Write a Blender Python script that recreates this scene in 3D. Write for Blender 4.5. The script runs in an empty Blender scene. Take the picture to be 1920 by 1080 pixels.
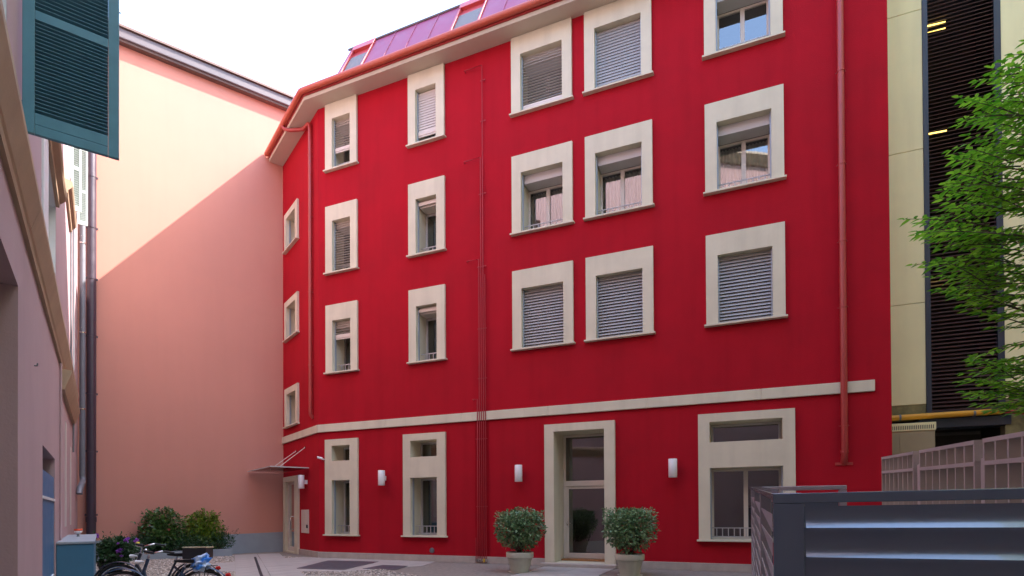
import bpy, bmesh, math, random
from mathutils import Matrix, Vector
R = math.radians
rnd = random.Random(7)
sc = bpy.context.scene
col = sc.collection

# ------------------------------------------------------------------ camera
FPX, PITCH, ROLL, HCAM = 1050.0, 0.0087, 0.0055, 1.47
PPX, PPY = 960.0, 958.0 - 1050.0 * math.tan(0.0087)
fw = Vector((0, math.cos(PITCH), math.sin(PITCH)))
r0 = Vector((1, 0, 0)); u0 = Vector((0, -math.sin(PITCH), math.cos(PITCH)))
rt = math.cos(ROLL) * r0 - math.sin(ROLL) * u0
up = math.sin(ROLL) * r0 + math.cos(ROLL) * u0
CAM = Vector((0, 0, HCAM))
cd = bpy.data.cameras.new('camera'); cam = bpy.data.objects.new('camera', cd); col.objects.link(cam)
cd.sensor_width = 36; cd.sensor_fit = 'HORIZONTAL'; cd.lens = FPX / 1920 * 36
cd.shift_y = (PPY - 540) / 1920; cd.clip_start = 0.05; cd.clip_end = 500
bk = -fw
cam.matrix_world = Matrix(((rt.x, up.x, bk.x, 0), (rt.y, up.y, bk.y, 0), (rt.z, up.z, bk.z, HCAM), (0, 0, 0, 1)))
sc.camera = cam

# ------------------------------------------------------------------ light
SUN = Vector((5.63, .90, 5.96)).normalized()
w = bpy.data.worlds.new('World'); sc.world = w; w.use_nodes = True
nt = w.node_tree; bg = nt.nodes['Background']
sky = nt.nodes.new('ShaderNodeTexSky'); sky.sky_type = 'NISHITA'; sky.sun_disc = False
sky.sun_elevation = math.asin(SUN.z); sky.sun_rotation = math.atan2(SUN.x, SUN.y)
sky.air_density = 1.0; sky.dust_density = 1.4; sky.ozone_density = 1.0
nt.links.new(sky.outputs[0], bg.inputs[0]); bg.inputs[1].default_value = 0.15
sl = bpy.data.lights.new('sun', 'SUN'); sl.energy = 2.0; sl.angle = R(.5); sl.color = (1, .90, .85)
so = bpy.data.objects.new('sun', sl); col.objects.link(so)
so.rotation_euler = (-SUN).to_track_quat('-Z', 'Y').to_euler(); so.location = (30, 0, 40)
sc.view_settings.view_transform = 'Standard'; sc.view_settings.look = 'None'
sc.view_settings.gamma = 1; sc.view_settings.use_curve_mapping = False
sc.view_settings.exposure = 3.2
try:
    sc.cycles.max_bounces = 10; sc.cycles.diffuse_bounces = 6; sc.cycles.glossy_bounces = 4
    sc.cycles.transparent_max_bounces = 12
    sc.cycles.use_denoising = True
except Exception: pass

# ------------------------------------------------------------------ pixel -> place helpers
def ray(x, y): return (x - PPX) * rt + (PPY - y) * up + FPX * fw
def hit(x, y, P, n):
    d = ray(x, y); return CAM + d * ((P - CAM).dot(n) / d.dot(n))
def gnd(x, y, z=0.0): return hit(x, y, Vector((0, 0, z)), Vector((0, 0, 1)))
def at_depth(x, y, z): d = ray(x, y); return CAM + d * (z / d.y)

# ------------------------------------------------------------------ materials
def mat(name, base, rough=.8, metal=0., spec=.5, var=.06, vscale=1.5, bump=0., bscale=60., fine=0., coat=0., stain=0., rvar=.07):
    m = bpy.data.materials.new(name); m.use_nodes = True
    t = m.node_tree; b = t.nodes['Principled BSDF']; L = t.links.new
    b.inputs['Roughness'].default_value = rough; b.inputs['Metallic'].default_value = metal
    b.inputs['Specular IOR Level'].default_value = spec; b.inputs['Coat Weight'].default_value = coat
    b.inputs['Base Color'].default_value = (*base, 1)
    tc = t.nodes.new('ShaderNodeTexCoord')
    if var:
        n = t.nodes.new('ShaderNodeTexNoise'); n.inputs['Scale'].default_value = vscale
        n.inputs['Detail'].default_value = 6; n.inputs['Roughness'].default_value = .62
        L(tc.outputs['Object'], n.inputs['Vector'])
        r = t.nodes.new('ShaderNodeMapRange'); r.inputs[1].default_value = .3; r.inputs[2].default_value = .7
        r.inputs[3].default_value = 1 - var; r.inputs[4].default_value = 1 + var
        L(n.outputs[0], r.inputs[0])
        mx = t.nodes.new('ShaderNodeVectorMath'); mx.operation = 'SCALE'
        mx.inputs[0].default_value = base; L(r.outputs[0], mx.inputs['Scale'])
        out = mx.outputs[0]
        if stain:
            mp = t.nodes.new('ShaderNodeMapping'); mp.inputs['Scale'].default_value = (2.2, 2.2, .18)
            L(tc.outputs['Object'], mp.inputs[0])
            n2 = t.nodes.new('ShaderNodeTexNoise'); n2.inputs['Scale'].default_value = 1.6; n2.inputs['Detail'].default_value = 5
            L(mp.outputs[0], n2.inputs['Vector'])
            r2 = t.nodes.new('ShaderNodeMapRange'); r2.inputs[1].default_value = .45; r2.inputs[2].default_value = .75
            r2.inputs[3].default_value = 1; r2.inputs[4].default_value = 1 - stain
            L(n2.outputs[0], r2.inputs[0])
            m2 = t.nodes.new('ShaderNodeVectorMath'); m2.operation = 'SCALE'
            L(out, m2.inputs[0]); L(r2.outputs[0], m2.inputs['Scale']); out = m2.outputs[0]
        L(out, b.inputs['Base Color'])
        rr = t.nodes.new('ShaderNodeMapRange'); rr.inputs[1].default_value = .3; rr.inputs[2].default_value = .7
        rr.inputs[3].default_value = max(.03, rough - rvar); rr.inputs[4].default_value = min(1, rough + rvar)
        L(n.outputs[0], rr.inputs[0]); L(rr.outputs[0], b.inputs['Roughness'])
    if bump:
        nb = t.nodes.new('ShaderNodeTexNoise'); nb.inputs['Scale'].default_value = bscale; nb.inputs['Detail'].default_value = 8
        nb.inputs['Roughness'].default_value = .6
        L(tc.outputs['Object'], nb.inputs['Vector'])
        bp = t.nodes.new('ShaderNodeBump'); bp.inputs['Strength'].default_value = bump; bp.inputs['Distance'].default_value = .01
        L(nb.outputs[0], bp.inputs['Height']); L(bp.outputs[0], b.inputs['Normal'])
    return m

M = {}
M['red'] = mat('red_stucco', (.375, .009, .019), .92, var=.09, vscale=.8, bump=.4, bscale=45, spec=.12, stain=.10)
M['reddark'] = mat('dark_red_strip', (.29, .005, .012), .9, var=.06, vscale=1.2, spec=.12)
M['cream'] = mat('cream_plaster', (.62, .58, .435), .8, var=.06, vscale=1.4, bump=.15, bscale=60, spec=.3, stain=.11)
M['soffit'] = mat('soffit_plaster', (.50, .44, .35), .85, var=.04, vscale=1.2, bump=.1, spec=.25)
M['stone'] = mat('plinth_stone', (.42, .37, .32), .75, var=.12, vscale=2.5, bump=.2, bscale=30, stain=.12)
M['pink'] = mat('pink_stucco', (.545, .25, .188), .88, var=.035, vscale=.45, bump=.3, bscale=35, spec=.2, stain=.025)
M['greyplinth'] = mat('grey_painted_plinth', (.27, .31, .34), .8, var=.08, vscale=2, bump=.2)
M['lilac'] = mat('rose_stucco', (.43, .305, .315), .88, var=.06, vscale=.8, bump=.3, bscale=40, spec=.2, stain=.03)
M['tan'] = mat('tan_moulding_paint', (.40, .29, .19), .7, var=.1, vscale=3, bump=.15, stain=.1)
M['bluewhite'] = mat('pale_window_paint', (.62, .64, .66), .6, var=.05)
M['teal'] = mat('blue_green_shutter_paint', (.075, .245, .325), .42, var=.09, vscale=5, spec=.5, bump=.06, bscale=90)
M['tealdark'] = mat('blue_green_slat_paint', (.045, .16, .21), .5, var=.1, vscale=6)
M['pale'] = mat('sunlit_toned_shutter', (.36, .42, .39), .6, var=.08, vscale=5)  # far shutter colour paled to imitate strong sunlight on the leaves
M['bluedoor'] = mat('blue_door_paint', (.045, .15, .30), .5, var=.1, vscale=4)
M['bluebox'] = mat('blue_painted_render', (.045, .155, .25), .7, var=.08, vscale=4, bump=.2)
M['gutter'] = mat('red_gutter_metal', (.46, .085, .045), .38, var=.06, vscale=3, spec=.6)
M['redpipe'] = mat('red_pipe_metal', (.37, .035, .03), .40, var=.08, vscale=3, spec=.6)
M['gaspipe'] = mat('red_gas_pipe_paint', (.34, .012, .02), .6, var=.08)
M['roof'] = mat('plum_roof_metal', (.28, .04, .10), .50, metal=.1, var=.06, vscale=1.2, spec=.6)
M['roofred'] = mat('red_roof_trim', (.42, .05, .05), .4, var=.06)
M['blind'] = mat('grey_roof_blind', (.20, .19, .185), .7, var=.08, vscale=4)
M['alu'] = mat('grey_aluminium_slat', (.33, .315, .295), .40, metal=.2, var=.05, vscale=5)
M['aluwarm'] = mat('beige_aluminium_slat', (.60, .54, .47), .45, metal=.1, var=.04, vscale=5)
M['guide'] = mat('blue_grey_guide', (.33, .38, .43), .45, metal=.3, var=.04)
M['sash'] = mat('beige_sash_paint', (.60, .54, .46), .5, var=.04)
M['sashgrey'] = mat('grey_sash_paint', (.48, .46, .44), .5, var=.04)
M['sashdark'] = mat('shade_toned_sash', (.16, .145, .125), .6, var=.05)  # sash colour darkened to imitate shade behind lowered slats
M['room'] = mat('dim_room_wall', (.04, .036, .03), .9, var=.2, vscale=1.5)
M['curtain'] = mat('curtain_cloth', (.40, .36, .28), .9, var=.08, vscale=4)
M['rail'] = mat('grey_railing_paint', (.38, .37, .36), .45, metal=.2, var=.03)
M['darkpipe'] = mat('dark_plum_pipe', (.05, .035, .05), .35, var=.1, vscale=3, spec=.6)
M['greypipe'] = mat('grey_zinc_pipe', (.16, .17, .19), .5, metal=.3, var=.12, vscale=3)
M['zinc'] = mat('zinc_flashing', (.13, .115, .12), .6, metal=.1, var=.1)
M['eaves'] = mat('dark_brown_eaves', (.11, .07, .055), .7, var=.12)
M['whitelamp'] = mat('white_lamp_enamel', (.78, .78, .78), .35, var=.02)
M['steel'] = mat('stainless_steel', (.62, .60, .58), .25, metal=1, var=.05)
M['wood'] = mat('door_threshold_wood', (.36, .16, .05), .5, var=.2, vscale=8)
M['panelcream'] = mat('cream_precast_panel', (.82, .77, .42), .75, var=.05, vscale=.8, bump=.15, stain=.08)
M['moss'] = mat('mossy_concrete', (.22, .20, .085), .9, var=.35, vscale=5, bump=.3)
M['louvre'] = mat('brown_louvre', (.10, .055, .052), .5, metal=.1, var=.1, vscale=3)
M['navy'] = mat('dark_blue_grey_steel', (.035, .042, .06), .45, metal=.2, var=.08)
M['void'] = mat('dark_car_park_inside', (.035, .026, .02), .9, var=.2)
M['yellow'] = mat('yellow_gas_pipe', (.68, .33, .015), .45, var=.12, vscale=4)
M['cabinet'] = mat('beige_cabinet', (.36, .30, .17), .6, var=.07)
M['fence'] = mat('mauve_grey_fence_paint', (.46, .375, .335), .55, var=.08, vscale=4)
M['fencedark'] = mat('fence_bar_side_paint', (.46, .375, .335), .55, var=.08, vscale=4)
M['gate'] = mat('blue_grey_gate_steel', (.125, .185, .25), .24, metal=.35, var=.02, vscale=1.5, spec=.8, coat=.8, rvar=.015)
M['gateside'] = mat('grey_gate_blade_steel', (.40, .36, .38), .5, metal=.2, var=.1, vscale=5)
M['bark'] = mat('tree_bark', (.10, .08, .06), .9, var=.25, vscale=8, bump=.5, bscale=25)
M['pot'] = mat('pale_green_grey_pot', (.50, .51, .42), .7, var=.08, vscale=6, bump=.12, stain=.12)
M['soil'] = mat('potting_soil', (.06, .045, .03), .95, var=.3, vscale=20)
M['ground'] = mat('earth_between_pebbles', (.23, .20, .165), .95, var=.25, vscale=9, bump=.6, bscale=40)
M['slab'] = mat('grey_paving_slab', (.37, .345, .31), .8, var=.14, vscale=2.5, bump=.2, bscale=40, stain=0)
M['plate'] = mat('dark_metal_hatch', (.085, .085, .10), .55, metal=.2, var=.12, vscale=5)
M['tyre'] = mat('black_rubber', (.02, .02, .022), .75, var=.1)
M['bikeblack'] = mat('dark_bike_enamel', (.022, .028, .045), .28, var=.1, spec=.6)
M['bikeblue'] = mat('dark_blue_bike_enamel', (.02, .05, .10), .28, var=.1, spec=.6)
M['chrome'] = mat('bike_chrome', (.65, .65, .66), .18, metal=1, var=.05)
M['crate'] = mat('black_plastic_crate', (.022, .022, .026), .5, var=.1)
M['lid'] = mat('pale_wooden_lid', (.62, .52, .34), .7, var=.15, vscale=9)
M['redlens'] = mat('red_lamp_lens', (.55, .02, .02), .25, var=.05)
M['yellowbit'] = mat('yellow_plastic', (.75, .55, .04), .4, var=.05)
M['white'] = mat('white_plastic', (.75, .75, .75), .4, var=.03)
M['orange'] = mat('orange_red_plastic', (.75, .08, .02), .4, var=.03)

def leafmat(name, c1, c2, rough=.45, trans=.35, gloss=.4):
    m = bpy.data.materials.new(name); m.use_nodes = True
    t = m.node_tree; L = t.links.new; b = t.nodes['Principled BSDF']; o = t.nodes['Material Output']
    g = t.nodes.new('ShaderNodeNewGeometry'); mx = t.nodes.new('ShaderNodeMix'); mx.data_type = 'RGBA'
    mx.inputs[6].default_value = (*c1, 1); mx.inputs[7].default_value = (*c2, 1)
    L(g.outputs['Random Per Island'], mx.inputs[0]); L(mx.outputs[2], b.inputs['Base Color'])
    b.inputs['Roughness'].default_value = rough; b.inputs['Specular IOR Level'].default_value = gloss
    tr = t.nodes.new('ShaderNodeBsdfTranslucent'); L(mx.outputs[2], tr.inputs[0])
    ms = t.nodes.new('ShaderNodeMixShader'); ms.inputs[0].default_value = trans
    L(b.outputs[0], ms.inputs[1]); L(tr.outputs[0], ms.inputs[2]); L(ms.outputs[0], o.inputs[0])
    return m
M['leaf_tree'] = leafmat('hornbeam_leaf', (.06, .24, .010), (.27, .54, .035), .4, .45)
M['leaf_pot'] = leafmat('grey_green_leaf', (.06, .15, .055), (.24, .38, .18), .3, .2, .6)
M['leaf_cam'] = leafmat('dark_glossy_leaf', (.025, .085, .02), (.09, .20, .03), .3, .2, .6)
M['leaf_cam2'] = leafmat('yellow_green_leaf', (.04, .14, .015), (.24, .32, .025), .35, .25, .5)
M['leaf_low'] = leafmat('dark_low_leaf', (.015, .06, .02), (.04, .11, .035), .4, .2, .5)
M['petal'] = leafmat('purple_petal', (.24, .05, .42), (.40, .12, .60), .6, .3)
M['pinkpetal'] = leafmat('pink_petal', (.70, .10, .14), (.75, .15, .2), .6, .3)

def glassmat(name, tint, ior=1.55, boost=1.6, rough=.0):
    m = bpy.data.materials.new(name); m.use_nodes = True
    t = m.node_tree; L = t.links.new; o = t.nodes['Material Output']; t.nodes.remove(t.nodes['Principled BSDF'])
    fr = t.nodes.new('ShaderNodeFresnel'); fr.inputs[0].default_value = ior
    mu = t.nodes.new('ShaderNodeMath'); mu.operation = 'MULTIPLY'; mu.inputs[1].default_value = boost; mu.use_clamp = True
    L(fr.outputs[0], mu.inputs[0])
    tp = t.nodes.new('ShaderNodeBsdfTransparent'); tp.inputs[0].default_value = (*tint, 1)
    gl = t.nodes.new('ShaderNodeBsdfGlossy'); gl.inputs['Roughness'].default_value = rough
    nz = t.nodes.new('ShaderNodeTexNoise'); nz.inputs['Scale'].default_value = 1.2
    tc = t.nodes.new('ShaderNodeTexCoord'); L(tc.outputs['Object'], nz.inputs['Vector'])
    bp = t.nodes.new('ShaderNodeBump'); bp.inputs['Strength'].default_value = .03; bp.inputs['Distance'].default_value = .02
    L(nz.outputs[0], bp.inputs['Height']); L(bp.outputs[0], gl.inputs['Normal'])
    ms = t.nodes.new('ShaderNodeMixShader'); L(mu.outputs[0], ms.inputs[0]); L(tp.outputs[0], ms.inputs[1]); L(gl.outputs[0], ms.inputs[2])
    L(ms.outputs[0], o.inputs[0]); return m
M['glass'] = glassmat('window_glass', (.78, .83, .81), 1.6, 4.2)
M['canopyglass'] = glassmat('canopy_glass', (.94, .93, .90), 1.5, 1.0)

def bagmat():
    m = mat('blue_white_plastic_bag', (.2, .45, .85), .3, var=0)
    t = m.node_tree; b = t.nodes['Principled BSDF']; tc = t.nodes.new('ShaderNodeTexCoord')
    n = t.nodes.new('ShaderNodeTexNoise'); n.inputs['Scale'].default_value = 7
    cr = t.nodes.new('ShaderNodeValToRGB'); cr.color_ramp.elements[0].position = .42; cr.color_ramp.elements[1].position = .55
    cr.color_ramp.elements[0].color = (.03, .22, .70, 1); cr.color_ramp.elements[1].color = (.55, .68, .85, 1)
    t.links.new(tc.outputs['Object'], n.inputs['Vector']); t.links.new(n.outputs[0], cr.inputs[0]); t.links.new(cr.outputs[0], b.inputs['Base Color'])
    return m
M['bag'] = bagmat()
def emit(name, c, s):
    m = bpy.data.materials.new(name); m.use_nodes = True; t = m.node_tree
    b = t.nodes['Principled BSDF']; b.inputs['Emission Color'].default_value = (*c, 1); b.inputs['Emission Strength'].default_value = s
    b.inputs['Base Color'].default_value = (*c, 1); return m
M['tube'] = emit('lit_fluorescent_tube', (1, .66, .14), .45)
def pebblemat():
    m = bpy.data.materials.new('river_pebble'); m.use_nodes = True; t = m.node_tree; L = t.links.new
    b = t.nodes['Principled BSDF']; b.inputs['Roughness'].default_value = .75
    g = t.nodes.new('ShaderNodeNewGeometry'); cr = t.nodes.new('ShaderNodeValToRGB'); e = cr.color_ramp.elements
    e[0].color = (.13, .115, .10, 1); e[1].color = (.60, .55, .48, 1); n_ = e.new(.35); n_.color = (.30, .25, .205, 1); n2 = e.new(.75); n2.color = (.42, .36, .29, 1)
    L(g.outputs['Random Per Island'], cr.inputs[0]); L(cr.outputs[0], b.inputs['Base Color']); return m
M['pebble'] = pebblemat()

# ------------------------------------------------------------------ mesh builder
class MB:
    def __init__(s): s.v = []; s.f = []; s.sm = []
    def add(s, vs, fs, smooth=False):
        o = len(s.v); s.v += [tuple(p) for p in vs]; s.f += [tuple(i + o for i in f) for f in fs]; s.sm += [smooth] * len(fs); return s
    def box(s, x0, x1, y0, y1, z0, z1):
        return s.add([(x0, y0, z0), (x1, y0, z0), (x1, y1, z0), (x0, y1, z0), (x0, y0, z1), (x1, y0, z1), (x1, y1, z1), (x0, y1, z1)],
                     [(0, 3, 2, 1), (4, 5, 6, 7), (0, 1, 5, 4), (1, 2, 6, 5), (2, 3, 7, 6), (3, 0, 4, 7)])
    def obox(s, c, ax, ay, az):   # centre + half axes
        c = Vector(c); ax = Vector(ax); ay = Vector(ay); az = Vector(az)
        P = [c + ax * i + ay * j + az * k for k in (-1, 1) for (i, j) in ((-1, -1), (1, -1), (1, 1), (-1, 1))]
        return s.add(P, [(0, 3, 2, 1), (4, 5, 6, 7), (0, 1, 5, 4), (1, 2, 6, 5), (2, 3, 7, 6), (3, 0, 4, 7)])
    def quad(s, a, b, c, d): return s.add([a, b, c, d], [(0, 1, 2, 3)])
    def prism(s, poly, z0, z1):
        n = len(poly); vs = [(p[0], p[1], z0) for p in poly] + [(p[0], p[1], z1) for p in poly]
        fs = [tuple(range(n - 1, -1, -1)), tuple(range(n, 2 * n))] + [(i, (i + 1) % n, n + (i + 1) % n, n + i) for i in range(n)]
        return s.add(vs, fs)
    def sweep_profile(s, prof, x0, x1):    # profile in (y,z), extruded along x
        n = len(prof); vs = [(x0, p[0], p[1]) for p in prof] + [(x1, p[0], p[1]) for p in prof]
        fs = [tuple(range(n)), tuple(range(2 * n - 1, n - 1, -1))] + [(i, n + i, n + (i + 1) % n, (i + 1) % n) for i in range(n)]
        return s.add(vs, fs)
    def tube(s, pts, r, n=10, caps=True):
        pts = [Vector(p) for p in pts]; rs = r if isinstance(r, (list, tuple)) else [r] * len(pts)
        rings = []; prev = None
        for i, p in enumerate(pts):
            d = (pts[min(i + 1, len(pts) - 1)] - pts[max(i - 1, 0)]).normalized()
            if prev is None:
                u = d.orthogonal().normalized()
            else:
                u = (prev - d * prev.dot(d)).normalized()
            prev = u; v = d.cross(u)
            rings.append([p + (u * math.cos(2 * math.pi * k / n) + v * math.sin(2 * math.pi * k / n)) * rs[i] for k in range(n)])
        vs = [q for r_ in rings for q in r_]
        fs = [(i * n + k, i * n + (k + 1) % n, (i + 1) * n + (k + 1) % n, (i + 1) * n + k) for i in range(len(pts) - 1) for k in range(n)]
        s.add(vs, fs, True)
        if caps:
            s.add(rings[0], [tuple(range(n - 1, -1, -1))]); s.add(rings[-1], [tuple(range(n))])
        return s
    def lathe(s, prof, n=24, c=(0, 0, 0), smooth=True):
        vs = [(c[0] + r * math.cos(2 * math.pi * k / n), c[1] + r * math.sin(2 * math.pi * k / n), c[2] + z) for r, z in prof for k in range(n)]
        fs = [(i * n + k, i * n + (k + 1) % n, (i + 1) * n + (k + 1) % n, (i + 1) * n + k) for i in range(len(prof) - 1) for k in range(n)]
        return s.add(vs, fs, smooth)
    def torus(s, c, ax, R_, r, n=40, m=8, a0=0, a1=2 * math.pi):   # ax 'y': wheel in xz plane
        full = abs(a1 - a0 - 2 * math.pi) < 1e-6; k = n if full else n + 1
        vs = []
        for i in range(k):
            t = a0 + (a1 - a0) * i / n
            for j in range(m):
                q = 2 * math.pi * j / m; rr = R_ + r * math.cos(q)
                vs.append((c[0] + rr * math.cos(t), c[1] + r * math.sin(q), c[2] + rr * math.sin(t)))
        fs = [(i * m + j, ((i + 1) % k) * m + j, ((i + 1) % k) * m + (j + 1) % m, i * m + (j + 1) % m) for i in range(n) for j in range(m)]
        return s.add(vs, fs, True)
    def mesh(s, name, m):
        me = bpy.data.meshes.new(name); me.from_pydata(s.v, [], s.f)
        me.polygons.foreach_set('use_smooth', s.sm); me.materials.append(m); me.update(); return me

WM = {}
def link(name, me, parent=None, W=Matrix(), props=None):
    o = bpy.data.objects.new(name, me); col.objects.link(o)
    if parent is not None:
        o.parent = parent; o.matrix_basis = WM[parent.name].inverted() @ W
    else: o.matrix_basis = W
    WM[o.name] = W.copy()
    for k, v in (props or {}).items(): o[k] = v
    return o
def part(name, mb, m, parent=None, W=Matrix(), bevel=0, **props):
    o = link(name, mb.mesh(name, M[m]), parent, W, props)
    if bevel:
        md = o.modifiers.new('bevel', 'BEVEL'); md.width = bevel; md.segments = 2; md.limit_method = 'ANGLE'; md.angle_limit = R(40); md.harden_normals = False
    return o
def thing(name, label, cat, W=Matrix(), group=None):
    o = link(name, None, None, W, dict(label=label, category=cat)); o.empty_display_size = .2
    if group: o['group'] = group
    return o
def single(name, mb, m, label, cat, W=Matrix(), group=None, bevel=0):
    o = part(name, mb, m, None, W, bevel, label=label, category=cat)
    if group: o['group'] = group
    return o
def frame(P, ax):   # wall frame: x right along wall, y into the wall, z up
    return Matrix(((ax[0], -ax[1], 0, P[0]), (ax[1], ax[0], 0, P[1]), (0, 0, 1, 0), (0, 0, 0, 1)))
def T(x, y, z, rz=0): return Matrix.Translation((x, y, z)) @ Matrix.Rotation(rz, 4, 'Z')

def holed(mb, x0, x1, z0, z1, holes, y, flip=False, y_side=None):
    xs = sorted({x0, x1, *[h[0] for h in holes], *[h[1] for h in holes]}); zs = sorted({z0, z1, *[h[2] for h in holes], *[h[3] for h in holes]})
    xs = [x for x in xs if x0 <= x <= x1]; zs = [z for z in zs if z0 <= z <= z1]
    for i in range(len(xs) - 1):
        for j in range(len(zs) - 1):
            cx, cz = (xs[i] + xs[i + 1]) / 2, (zs[j] + zs[j + 1]) / 2
            if any(h[0] < cx < h[1] and h[2] < cz < h[3] for h in holes): continue
            q = [(xs[i], y, zs[j]), (xs[i + 1], y, zs[j]), (xs[i + 1], y, zs[j + 1]), (xs[i], y, zs[j + 1])]
            mb.quad(*(q[::-1] if flip else q))
def wall_mesh(x0, x1, z0, z1, holes, th):
    mb = MB(); holed(mb, x0, x1, z0, z1, holes, 0); holed(mb, x0, x1, z0, z1, holes, th, True)
    mb.quad((x0, 0, z0), (x0, 0, z1), (x0, th, z1), (x0, th, z0)); mb.quad((x1, 0, z0), (x1, th, z0), (x1, th, z1), (x1, 0, z1))
    mb.quad((x0, 0, z1), (x1, 0, z1), (x1, th, z1), (x0, th, z1)); return mb
def surround_mesh(x0, x1, z0, z1, holes, proud, depth):
    mb = MB(); holed(mb, x0, x1, z0, z1, holes, -proud)
    mb.quad((x0, -proud, z0), (x0, -proud, z1), (x0, .01, z1), (x0, .01, z0)); mb.quad((x1, -proud, z0), (x1, .01, z0), (x1, .01, z1), (x1, -proud, z1))
    mb.quad((x0, -proud, z1), (x1, -proud, z1), (x1, .01, z1), (x0, .01, z1)); mb.quad((x0, -proud, z0), (x0, .01, z0), (x1, .01, z0), (x1, -proud, z0))
    for a, b, c, d in holes:
        y0, y1 = -proud, depth
        mb.quad((a, y0, c), (a, y1, c), (a, y1, d), (a, y0, d)); mb.quad((b, y0, c), (b, y0, d), (b, y1, d), (b, y1, c))
        mb.quad((a, y0, d), (a, y1, d), (b, y1, d), (b, y0, d)); mb.quad((a, y0, c), (b, y0, c), (b, y1, c), (a, y1, c))
    return mb

# ================================================================== SETTING : ground
aF = Vector((2514, -1050, 0)).normalized(); nF = Vector((aF.y, -aF.x, 0))      # facade: along, outward
OF = Vector((-362 / 1050 * 17.99, 17.99, 0))
FF = frame(OF, aF)
wD = Vector((-830, 1050, 0)).normalized()                                       # wing recedes this way
LW = 3.80
EW = OF + wD * LW
FWg = frame(EW, -wD)                                                            # wing frame: x=0 far end, x=LW at corner
bP = Vector((1432, 1050, 0)).normalized(); nP = Vector((bP.y, -bP.x, 0))
nL = bP.copy(); DL = .6                                                         # left building faces +bP
xl = Vector((-nL.y, nL.x, 0))
det = nL.x * nP.y - nL.y * nP.x; dp = EW.dot(nP)
K = Vector(((-DL * nP.y - nL.y * dp) / det, (nL.x * dp + DL * nP.x) / det, 0))  # corner of pink wall and left building
FP = frame(K, bP); PINKW = (EW - K).dot(bP)
FL = frame(K, xl)
def fac(x, y, off=0.):
    p = hit(x, y, OF + nF * off, nF); return (p - OF).dot(aF), p.z
def wng(x, y, off=0.):
    p = hit(x, y, OF - wD * 0 + Vector((wD.y * -1, wD.x, 0)) * off, Vector((-wD.y, wD.x, 0))); return (p - EW).dot(-wD), p.z

g = MB(); g.quad((-60, -60, 0), (60, -60, 0), (60, 60, 0), (-60, 60, 0))
ground = part('ground', g, 'ground', kind='structure')

def inpoly(x, y, poly):
    c = False; j = len(poly) - 1
    for i in range(len(poly)):
        if (poly[i][1] > y) != (poly[j][1] > y) and x < (poly[j][0] - poly[i][0]) * (y - poly[i][1]) / (poly[j][1] - poly[i][1]) + poly[i][0]: c = not c
        j = i
    return c
# stone path from the wing door towards the viewer
pdir = Vector((.447, -.894, 0)); pside = Vector((.894, .447, 0)); P0 = Vector((-9.55, 19.25, 0))
path = link('paved_path', None, None, Matrix(), dict(kind='structure'))
rows = 12
for i in range(rows):
    for j in range(2):
        c = P0 + pdir * (i * .72 + .36) + pside * (j * .72 + .36)
        mb = MB().obox((0, 0, 0), (.352, 0, 0), (0, .352, 0), (0, 0, .012))
        Wm = Matrix(((pdir.x, -pdir.y, 0, c.x), (pdir.y, pdir.x, 0, c.y), (0, 0, 1, rnd.uniform(.002, .006)), (0, 0, 0, 1)))
        part('paving_slab', mb, 'slab', path, Wm, bevel=.004)
path_poly = [tuple((P0 + pdir * a + pside * b)[:2]) for a, b in ((0, 0), (rows * .72, 0), (rows * .72, 1.44), (0, 1.44))]
# smooth strip along the red house round the hatches
def FLw(s, y): p = OF + aF * s - nF * y; return p
apron_poly = [tuple(v[:2]) for v in (FLw(-.6, -.02), FLw(4.3, -.02), FLw(4.6, -1.2), FLw(3.6, -3.1), FLw(.5, -4.2), FLw(-1.5, -3.2), FLw(-1.3, -.9))]
ap = MB().prism(apron_poly, -.02, .008)
part('pavement', ap, 'slab', kind='structure')
door_poly = [tuple(v[:2]) for v in (FLw(7.75, -.36), FLw(9.6, -.36), FLw(9.75, -3.6), FLw(7.9, -3.6))]
dpave = link('door_path', None, None, Matrix(), dict(kind='structure'))
for i in range(4):
    for j in range(2):
        p = FLw(7.78 + .92 * j + .45, -.36 - .72 * i - .36)
        Wm = Matrix.Translation((p.x, p.y, rnd.uniform(.002, .006))) @ frame((0, 0, 0), aF)
        part('paving_slab', MB().obox((0, 0, 0), (.452, 0, 0), (0, .352, 0), (0, 0, .012)), 'slab', dpave, Wm, bevel=.004)
# pebbles set in the ground
mbv = []; mbf = []
excl = [path_poly, apron_poly, door_poly]
nbase = [(math.cos(k * math.pi / 3), math.sin(k * math.pi / 3)) for k in range(6)]
cnt = 0
y = 11.2
while y < 20.6:
    step = .064
    x = -12.4
    while x < 4.6:
        px, py = x + rnd.uniform(-.018, .018), y + rnd.uniform(-.018, .018); x += step
        v = Vector((px, py, 0))
        if (v - OF).dot(nF) < .03 or (v - EW).dot(nP) < .95 or v.dot(nL) < -DL + .05: continue
        if (v - OF).dot(Vector((-wD.y, wD.x, 0))) < .03: continue
        if py < 12 and abs(px) > 6: continue
        if any(inpoly(px, py, q) for q in excl): continue
        a = rnd.uniform(.024, .036); b = a * rnd.uniform(.65, 1); h = rnd.uniform(.010, .024); t = rnd.uniform(0, 3.14)
        ct, st = math.cos(t), math.sin(t); o = len(mbv)
        for k, (cx, cy) in enumerate(nbase): mbv.append((px + a * cx * ct - b * cy * st, py + a * cx * st + b * cy * ct, -.004))
        for k, (cx, cy) in enumerate(nbase): mbv.append((px + .68 * (a * cx * ct - b * cy * st), py + .68 * (a * cx * st + b * cy * ct), h * .8))
        mbv.append((px, py, h))
        for k in range(6):
            k2 = (k + 1) % 6; mbf.append((o + k, o + k2, o + 6 + k2, o + 6 + k)); mbf.append((o + 6 + k, o + 6 + k2, o + 12))
        cnt += 1
    y += step
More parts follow.
